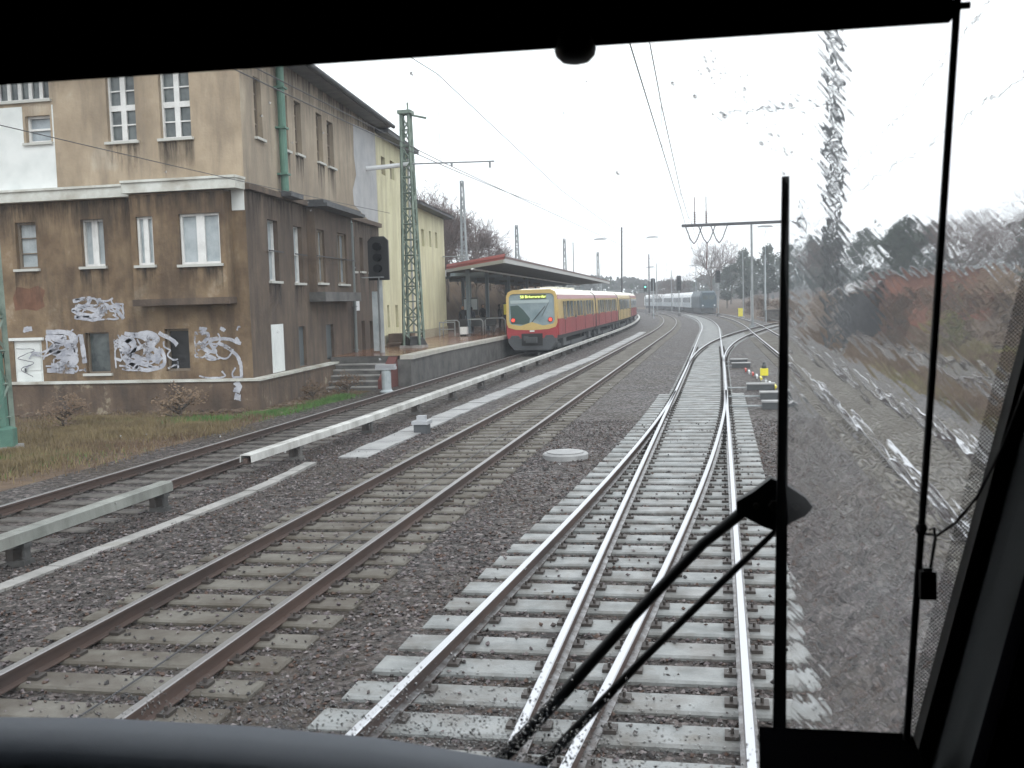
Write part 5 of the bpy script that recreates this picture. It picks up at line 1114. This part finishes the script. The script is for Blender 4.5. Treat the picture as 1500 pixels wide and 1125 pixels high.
# grass and straw beside the brown building: one stuff object each
def tufts(name, matn, spots, n, hh, seed):
    rnd = random.Random(seed); m = MB()
    for i in range(n):
        cx_, cy_, rx, ry = rnd.choice(spots); a = rnd.uniform(0, 6.28); q = abs(rnd.gauss(0, .62)); x = cx_ + math.cos(a) * rx * q; y = cy_ + math.sin(a) * ry * q; z = ground_h(x, y)
        h_ = hh * rnd.uniform(.4, 1.2); b_ = rnd.uniform(0, 6.28); dx, dy = math.cos(b_) * .012, math.sin(b_) * .012; lx, ly = rnd.uniform(-.6, .6) * h_, rnd.uniform(-.6, .6) * h_
        m.add([(x - dx, y - dy, z - .02), (x + dx, y + dy, z - .02), (x + lx, y + ly, z + h_)], [(0, 1, 2)])
    tag(m.build(name, matn), kind='stuff')
tufts('green_grass', 'grass', [(-14.0, 26.9, 1.1, .8), (-15.0, 26.4, 1.0, .6), (-12.9, 28.9, .6, .8), (-15.4, 26.9, 1.4, .5), (-14.8, 19.5, 1.5, 1.5), (-12.5, 32.5, .5, 3)], 24000, .10, 3)
tufts('dry_grass', 'straw', [(-14.6, 23.8, 1.6, 1.4), (-15.6, 26, 1.6, 1.5), (-16.5, 24.5, 1.5, 2), (-17.5, 27, 2.5, 2), (-13.2, 24.8, .9, 1.2), (-15.5, 20.5, 2.2, 1.8), (-14.2, 18.8, 1.4, 2), (-17.5, 22, 2, 3)], 46000, .17, 4)
tufts('fallen_leaves', 'brownleaf', [(-14, 20, 3, 2.5), (-15, 28, 1.5, 1.5), (-13.0, 33, .8, 3.5)], 9000, .05, 12)
tufts('verge_weeds', 'brownleaf', [(-13.2, 31.5, .6, 2.5), (-12.9, 35.5, .8, 1.2), (-14, 21.5, 1.3, 1), (-12.9, 26, .5, 4)], 14000, .09, 6)
tufts('bank_weeds', 'brownleaf', [(6.9, 42, .7, 10), (6.6, 58, .8, 12), (9.9, 40, .6, 12), (10.2, 60, .8, 10), (6.3, 28, .4, 6), (6.9, 75, .8, 10)], 26000, .42, 15)
tufts('bank_grass', 'olive', [(11, 22, 2, 6), (12, 34, 3, 8), (10.5, 45, 1.5, 8), (6.3, 30, .5, 14), (14, 28, 2, 6)], 30000, .22, 8)
# leaves and litter lumps: plaster rubble at the wall foot
m = MB(); rnd = random.Random(9)
for i in range(260):
    u = rnd.uniform(-1.5, 15); d_ = abs(rnd.gauss(0, .35)) + .45; p = WS.P(u, 0, d_) if rnd.random() < .6 else WF.P(abs(u) * .5, 0, d_ * .9); s_ = rnd.uniform(.03, .13); zg = ground_h(p.x, p.y)
    m.lathe([(.01, 0), (s_, s_ * .2), (s_ * .8, s_ * .6), (.01, s_ * .8)], c=(p.x, p.y, zg), n=5)
tag(m.build('wall_rubble', 'plinth'), kind='stuff')

# ------------------------------------------------------------------ driver's cab
cab = thing('driver_cab', 'dark train cab interior with windscreen, pillar and dashboard framing the view', 'train cab')
m = MB(); m.box(-2.05, .95, -1.2, 1.62, 3.62, 3.70); m.build('ceiling', 'blackmatt', cab)
m = MB(); m.box(-2.05, .95, -1.28, -1.2, 1.0, 3.62); m.build('rear_wall', 'blackmatt', cab)
m = MB(); m.box(-2.13, -2.05, -1.28, 1.6, 1.0, 3.7); m.build('side_wall', 'blackmatt', cab)
m = MB(); m.box(.95, 1.03, -1.28, 1.6, 1.0, 3.7); m.build('side_wall', 'blackmatt', cab)
m = MB(); m.box(-2.05, .95, -1.2, 1.5, .95, 1.0); m.build('floor', 'blackmatt', cab)
m = MB(); m.box(-2.05, .95, 1.52, 1.62, 1.0, 2.255); m.build('front_panel', 'blackmatt', cab)
m = MB(); m.box(-2.05, -1.45, 1.50, 1.60, 2.255, 3.62); m.build('left_pillar', 'blackmatt', cab)
# right pillar: slanted polygons extruded in y
def slab(mb, poly, y0, y1, mi=0):
    n = len(poly); mb.add([(x, y0, z) for x, z in poly] + [(x, y1, z) for x, z in poly], [tuple(range(n)), tuple(range(2 * n - 1, n - 1, -1))] + [(i, n + i, n + (i + 1) % n, (i + 1) % n) for i in range(n)], mi)
def px_(z): return .255 + (z - 2.37) * .245     # inner edge of the pillar
m = MB(); slab(m, [(px_(2.25), 2.25), (px_(3.62), 3.62), (px_(3.62) + .030, 3.62), (px_(2.25) + .030, 2.25)], 1.475, 1.515); m.build('window_gasket', 'rubber', cab)
m = MB()
m.add([(.2273, 1.475, 2.1642), (.6007, 1.475, 3.6883), (.6338, 1.40, 3.70), (.2605, 1.40, 2.2067)], [(0, 1, 2, 3)]); m.build('pillar_trim', 'cabgrey', cab)
m = MB(); slab(m, [(px_(2.2) + .083, 2.2), (px_(3.62) + .095, 3.62), (.95, 3.62), (.95, 2.2)], 1.46, 1.52); m.build('right_pillar', 'blackmatt', cab)
m = MB(); slab(m, [(px_(2.95) + .062, 2.72), (px_(2.95) + .066, 2.745), (px_(2.95) + .070, 2.74), (px_(2.95) + .066, 2.715)], 1.425, 1.431); m.build('trim_screw', 'black', cab)
# dashboard
m = MB(); pr = []; pth = [(-2.0, 1.30), (-1.3, 1.36), (-.95, 1.385), (-.7, 1.39), (-.5, 1.39), (-.38, 1.385), (-.2, 1.38), (.05, 1.36)]
zt_ = [2.372, 2.373, 2.377, 2.374, 2.366, 2.355, 2.335, 2.30]
prof = [(.10, -.10), (.09, -.03), (.055, 0), (.0, .002), (-.045, -.012), (-.065, -.04), (-.07, -.1)]
vs = []
for (x, y), z in zip(pth, zt_): vs += [(x, y + a, z + b) for a, b in prof]
n = len(prof); m.add(vs, [(j * n + i, j * n + i + 1, (j + 1) * n + i + 1, (j + 1) * n + i) for j in range(len(pth) - 1) for i in range(n - 1)]); m.build('dashboard', 'dash', cab, smooth=True)
m = MB(); m.box(-2.0, .06, .7, 1.30, 1.6, 2.26); m.build('desk', 'blackmatt', cab)
m = MB(); m.box(.045, .245, 1.28, 1.46, 1.6, 2.405); m.box(.1, .2, 1.27, 1.28, 2.3, 2.38); m.build('console_box', 'blackmatt', cab)
# windscreen pane
gm = bpy.data.materials.new('windscreen glass'); gm.use_nodes = True; t_ = gm.node_tree; t_.nodes.clear()
ou = t_.nodes.new('ShaderNodeOutputMaterial'); tr = t_.nodes.new('ShaderNodeBsdfTransparent'); gl = t_.nodes.new('ShaderNodeBsdfGlossy'); mi_ = t_.nodes.new('ShaderNodeMixShader')
tr.inputs[0].default_value = (.965, .985, .975, 1); gl.inputs['Roughness'].default_value = .02; mi_.inputs[0].default_value = .025
t_.links.new(tr.outputs[0], mi_.inputs[1]); t_.links.new(gl.outputs[0], mi_.inputs[2]); t_.links.new(mi_.outputs[0], ou.inputs[0])
m = MB(); slab(m, [(-1.46, 2.25), (px_(2.25) + .02, 2.25), (px_(3.62) + .02, 3.62), (-1.46, 3.62)], 1.525, 1.531); m.build('windscreen', gm, cab)
# frit band of dots at the right edge
fm = bpy.data.materials.new('frit dots'); fm.use_nodes = True; t_ = fm.node_tree; N = t_.nodes; L = t_.links; b_ = N['Principled BSDF']; b_.inputs['Base Color'].default_value = (.01, .01, .012, 1); b_.inputs['Roughness'].default_value = .6
tr = N.new('ShaderNodeBsdfTransparent'); mi_ = N.new('ShaderNodeMixShader'); g_ = N.new('ShaderNodeNewGeometry'); mp = N.new('ShaderNodeMapping'); mp.inputs['Scale'].default_value = (260, 0, 260); mp.inputs['Rotation'].default_value = (0, RAD(45), 0)
vo = N.new('ShaderNodeTexVoronoi'); vo.inputs['Randomness'].default_value = 0; vo.inputs['Scale'].default_value = 1; cmpn = N.new('ShaderNodeMath'); cmpn.operation = 'LESS_THAN'; cmpn.inputs[1].default_value = .36
L.new(g_.outputs['Position'], mp.inputs[0]); L.new(mp.outputs[0], vo.inputs['Vector']); L.new(vo.outputs['Distance'], cmpn.inputs[0]); L.new(cmpn.outputs[0], mi_.inputs[0]); L.new(tr.outputs[0], mi_.inputs[1]); L.new(b_.outputs[0], mi_.inputs[2]); L.new(mi_.outputs[0], N['Material Output'].inputs[0])
m = MB(); slab(m, [(px_(2.3) - .017, 2.3), (px_(3.62) - .017, 3.62), (px_(3.62) + .015, 3.62), (px_(2.3) + .015, 2.3)], 1.5235, 1.524); m.build('frit_band', fm, cab)
# rain water film on the unwiped right part of the glass
wm = bpy.data.materials.new('rain water film'); wm.use_nodes = True; t_ = wm.node_tree; N = t_.nodes; L = t_.links; N.clear()
ou = N.new('ShaderNodeOutputMaterial'); gb = N.new('ShaderNodeBsdfGlass'); gb.inputs['IOR'].default_value = 1.33; gb.inputs['Roughness'].default_value = 0.0
g_ = N.new('ShaderNodeNewGeometry')
mp = N.new('ShaderNodeMapping'); mp.inputs['Rotation'].default_value = (0, RAD(-42), 0); mp.inputs['Scale'].default_value = (16, 0, 105)
n1 = N.new('ShaderNodeTexNoise'); n1.inputs['Scale'].default_value = 1; n1.inputs['Detail'].default_value = 1; n1.inputs['Distortion'].default_value = .4
rot_ = N.new('ShaderNodeMapping'); rot_.inputs['Rotation'].default_value = (0, RAD(-50), 0)
mp.inputs['Rotation'].default_value = (0, 0, 0)
L.new(g_.outputs['Position'], rot_.inputs[0]); L.new(rot_.outputs[0], mp.inputs[0]); L.new(mp.outputs[0], n1.inputs['Vector'])
n2 = N.new('ShaderNodeTexNoise'); n2.inputs['Scale'].default_value = 38; n2.inputs['Detail'].default_value = 1; L.new(g_.outputs['Position'], n2.inputs['Vector'])
n3 = N.new('ShaderNodeTexNoise'); n3.inputs['Scale'].default_value = 260; n3.inputs['Detail'].default_value = 2; L.new(g_.outputs['Position'], n3.inputs['Vector'])
def mth(op, a, b):
    q = N.new('ShaderNodeMath'); q.operation = op
    for i, v in enumerate((a, b)):
        if isinstance(v, (int, float)): q.inputs[i].default_value = v
        else: L.new(v, q.inputs[i])
    return q.outputs[0]
h_ = mth('ADD', mth('MULTIPLY', n1.outputs[0], .00046), mth('ADD', mth('MULTIPLY', n2.outputs[0], .00050), mth('MULTIPLY', n3.outputs[0], .000012)))
bp = N.new('ShaderNodeBump'); bp.inputs['Distance'].default_value = 1.0; bp.inputs['Strength'].default_value = 1.0; L.new(h_, bp.inputs['Height']); L.new(bp.outputs[0], gb.inputs['Normal'])
tl_ = N.new('ShaderNodeBsdfTranslucent'); tl_.inputs[0].default_value = (.8, .82, .85, 1); vm = N.new('ShaderNodeMixShader'); vm.inputs[0].default_value = .065
L.new(gb.outputs[0], vm.inputs[1]); L.new(tl_.outputs[0], vm.inputs[2]); L.new(vm.outputs[0], ou.inputs[0])
wf = bpy.data.materials.new('rain water inner face'); wf.use_nodes = True; t_ = wf.node_tree; t_.nodes.clear(); ou = t_.nodes.new('ShaderNodeOutputMaterial'); g2_ = t_.nodes.new('ShaderNodeBsdfGlass'); g2_.inputs['IOR'].default_value = 1.33; g2_.inputs['Roughness'].default_value = 0; t_.links.new(g2_.outputs[0], ou.inputs[0])
edge_ = [(.102, 2.27), (.108, 2.32), (.092, 2.38), (.098, 2.45), (.088, 2.52), (.094, 2.62), (.088, 2.74), (.094, 2.9), (.090, 3.05), (.096, 3.15), (.075, 3.19), (.03, 3.22), (-.02, 3.27), (-.07, 3.33), (-.12, 3.40)]
poly = edge_ + [(px_(3.6) + .01, 3.6), (px_(2.27) + .01, 2.27)]
m = MB(); n = len(poly); m.add([(x, 1.5335, z) for x, z in poly] + [(x, 1.5365, z) for x, z in poly], [tuple(range(n))], 0); m.add([], [])
k0 = 0; m.f += [tuple(range(2 * n - 1, n - 1, -1))]; m.m += [1]; m.f += [(i, n + i, n + (i + 1) % n, (i + 1) % n) for i in range(n)]; m.m += [0] * n
o = m.build('rain_film', [wf, wm]); tag(o, kind='stuff')
# raindrops (domes of water)
rnd = random.Random(17); m = MB()
def drop(x, z, r, st=1.0, an=0.0):
    vs = []; k_ = 7
    for (q, hgt) in ((1.0, 0), (.75, .32), (.35, .5)):
        for i in range(k_):
            a = 2 * math.pi * i / k_; ux, uz = math.cos(a) * r * q * st, math.sin(a) * r * q; vs.append((x + ux * math.cos(an) - uz * math.sin(an), 1.533 + hgt * r, z + ux * math.sin(an) + uz * math.cos(an)))
    fs = [(j * k_ + i, j * k_ + (i + 1) % k_, (j + 1) * k_ + (i + 1) % k_, (j + 1) * k_ + i) for j in range(2) for i in range(k_)] + [tuple(range(k_ - 1, -1, -1)), tuple(range(2 * k_, 3 * k_))]
    m.add(vs, fs)
for i in range(3200):
    x = rnd.triangular(-1.15, .06, -.30); z = 2.30 + abs(rnd.gauss(0, .07)) * (1 - .4 * abs(x + .3)); drop(x, z, rnd.uniform(.0006, .0020), rnd.uniform(.7, 1.6), rnd.uniform(.8, 2.2))
for x, z, r in [(-.45, 3.35, .005), (-.43, 3.305, .004), (-.15, 3.17, .004), (-.06, 3.0, .0035), (.02, 3.33, .004), (.045, 3.30, .003)]: pass
for i in range(60):
    x = rnd.uniform(-1.0, .08); z = rnd.uniform(2.4, 3.33); drop(x, z, rnd.uniform(.0006, .0016), rnd.uniform(1, 1.8), rnd.uniform(-1, 0))
for x, z in [(-.44, 3.34), (-.14, 3.18), (.01, 3.25), (-.03, 3.28), (-.06, 3.30), (.10, 3.26), (.06, 3.21)]: drop(x, z, .0026, 1.5, -.7)
for i in range(60):
    t0 = rnd.uniform(0, 1); x = -.02 + t0 * .15 + rnd.gauss(0, .012); z = 3.33 - t0 * .17 + rnd.gauss(0, .012); drop(x, z, rnd.uniform(.0006, .0016), rnd.uniform(1, 2.5), -.8)
o = m.build('raindrops', wf, smooth=True); tag(o, kind='stuff')
# sun blind, its rod, cord
sbl = thing('sun_blind', 'black roller sun blind across the top of the windscreen with a small pull knob', 'sun blind')
m = MB(); slab(m, [(-1.5, 3.372), (.285, 3.352), (.285, 3.6), (-1.5, 3.6)], 1.44, 1.448); m.build('fabric', 'blackmatt', sbl)
m = MB(); slab(m, [(-1.5, 3.3555), (.290, 3.3365), (.290, 3.362), (-1.5, 3.382)], 1.43, 1.455); m.box(.290, .300, 1.435, 1.45, 3.346, 3.36); m.build('bottom_bar', 'blackmatt', sbl)
m = MB(); m.lathe([(.016, 0), (.018, .01), (.022, .018), (.029, .026), (.027, .034), (.019, .041), (.008, .045)][::-1] if False else [(.006, -.047), (.018, -.044), (.026, -.036), (.028, -.028), (.024, -.018), (.021, -.010), (.022, 0)], c=(-.183, 1.425, 3.360), n=20); m.build('pull_knob', 'black', sbl, smooth=True)
m = MB(); m.tube((.298, 1.44, 3.60), (.298, 1.44, 3.37), .0055, n=10); m.path([(.2985, 1.44, 3.62), (.297, 1.44, 3.36), (.265, 1.44, 2.85), (.229, 1.44, 2.30)], .0047, n=10); m.tube((.270, 1.44, 3.353), (.312, 1.44, 3.353), .0045); 
o = m.build('guide_rod', 'black', smooth=True); tag(o, 'thin black vertical rod standing in front of the right part of the windscreen', 'rod')
t = thing('pull_cord', 'black cord looped to the thin rod with a small block weight hanging from it', 'cord')
m = MB(); m.path([(.40, 1.40, 2.955), (.372, 1.40, 2.885), (.345, 1.41, 2.80), (.318, 1.42, 2.735), (.295, 1.43, 2.70), (.273, 1.435, 2.682), (.257, 1.435, 2.684), (.252, 1.435, 2.694)], .0022, n=6); m.path([(.262, 1.43, 2.690), (.268, 1.43, 2.693), (.270, 1.43, 2.68), (.264, 1.43, 2.64)], .0022, n=6); m.build('cord', 'black', t, smooth=True)
m = MB(); m.box(.250, .270, 1.42, 1.436, 2.60, 2.637); m.box(.2545, .2655, 1.424, 1.432, 2.637, 2.641); m.build('weight', 'black', t)
m = MB(); m.lathe([(.006, -.006), (.0085, 0), (.006, .006)], c=(.254, 1.438, 2.69), n=10); m.build('ring', 'black', t)
# wiper outside the glass
wp = thing('windscreen_wiper', 'black windscreen wiper with upright blade and twin arms outside the glass', 'wiper')
m = MB(); slab(m, [(.0885, 3.165), (.0985, 3.165), (.0850, 2.28), (.0655, 2.28)], 1.545, 1.562); m.build('blade', 'rubber', wp)
m = MB(); slab(m, [(.020, 2.700), (.045, 2.715), (.070, 2.735), (.095, 2.722), (.118, 2.706), (.128, 2.692), (.118, 2.680), (.095, 2.668), (.080, 2.655), (.060, 2.662), (.040, 2.672), (.020, 2.684)], 1.562, 1.585); hb_ = m.build('blade_holder', 'rubber', wp)
m = MB(); m.tube((.074, 1.56, 2.695), (.074, 1.552, 2.695), .009, n=6); m.tube((.048, 1.562, 2.694), (.048, 1.556, 2.694), .005, n=6); m.tube((.104, 1.562, 2.693), (.104, 1.556, 2.693), .005, n=6); m.build('bolt', 'clip', hb_)
m = MB(); m.path([(.045, 1.58, 2.695), (-.03, 1.59, 2.63), (-.15, 1.60, 2.50), (-.25, 1.60, 2.385), (-.42, 1.60, 2.20)], [.009, .008, .0085, .010, .012], n=8); m.build('arm', 'rubber', wp, smooth=True)
m = MB(); m.path([(.075, 1.57, 2.655), (.0, 1.59, 2.575), (-.12, 1.60, 2.45), (-.30, 1.60, 2.255)], [.004, .0055, .006, .009], n=8); m.build('arm', 'rubber', wp, smooth=True)

# ------------------------------------------------------------------ haze
hz = MB(); hz.box(-260, 260, -40, 420, -3, 40)
o = hz.build('haze', M['black']); o.data.materials.clear()
hm = bpy.data.materials.new('haze air'); hm.use_nodes = True; t_ = hm.node_tree; t_.nodes.clear(); ou = t_.nodes.new('ShaderNodeOutputMaterial'); vp = t_.nodes.new('ShaderNodeVolumePrincipled')
vp.inputs['Color'].default_value = (.86, .90, .96, 1); vp.inputs['Density'].default_value = .0012; t_.links.new(vp.outputs[0], ou.inputs['Volume']); o.data.materials.append(hm); tag(o, kind='stuff')
USE_HAZE = True
if not USE_HAZE: bpy.data.objects.remove(o)
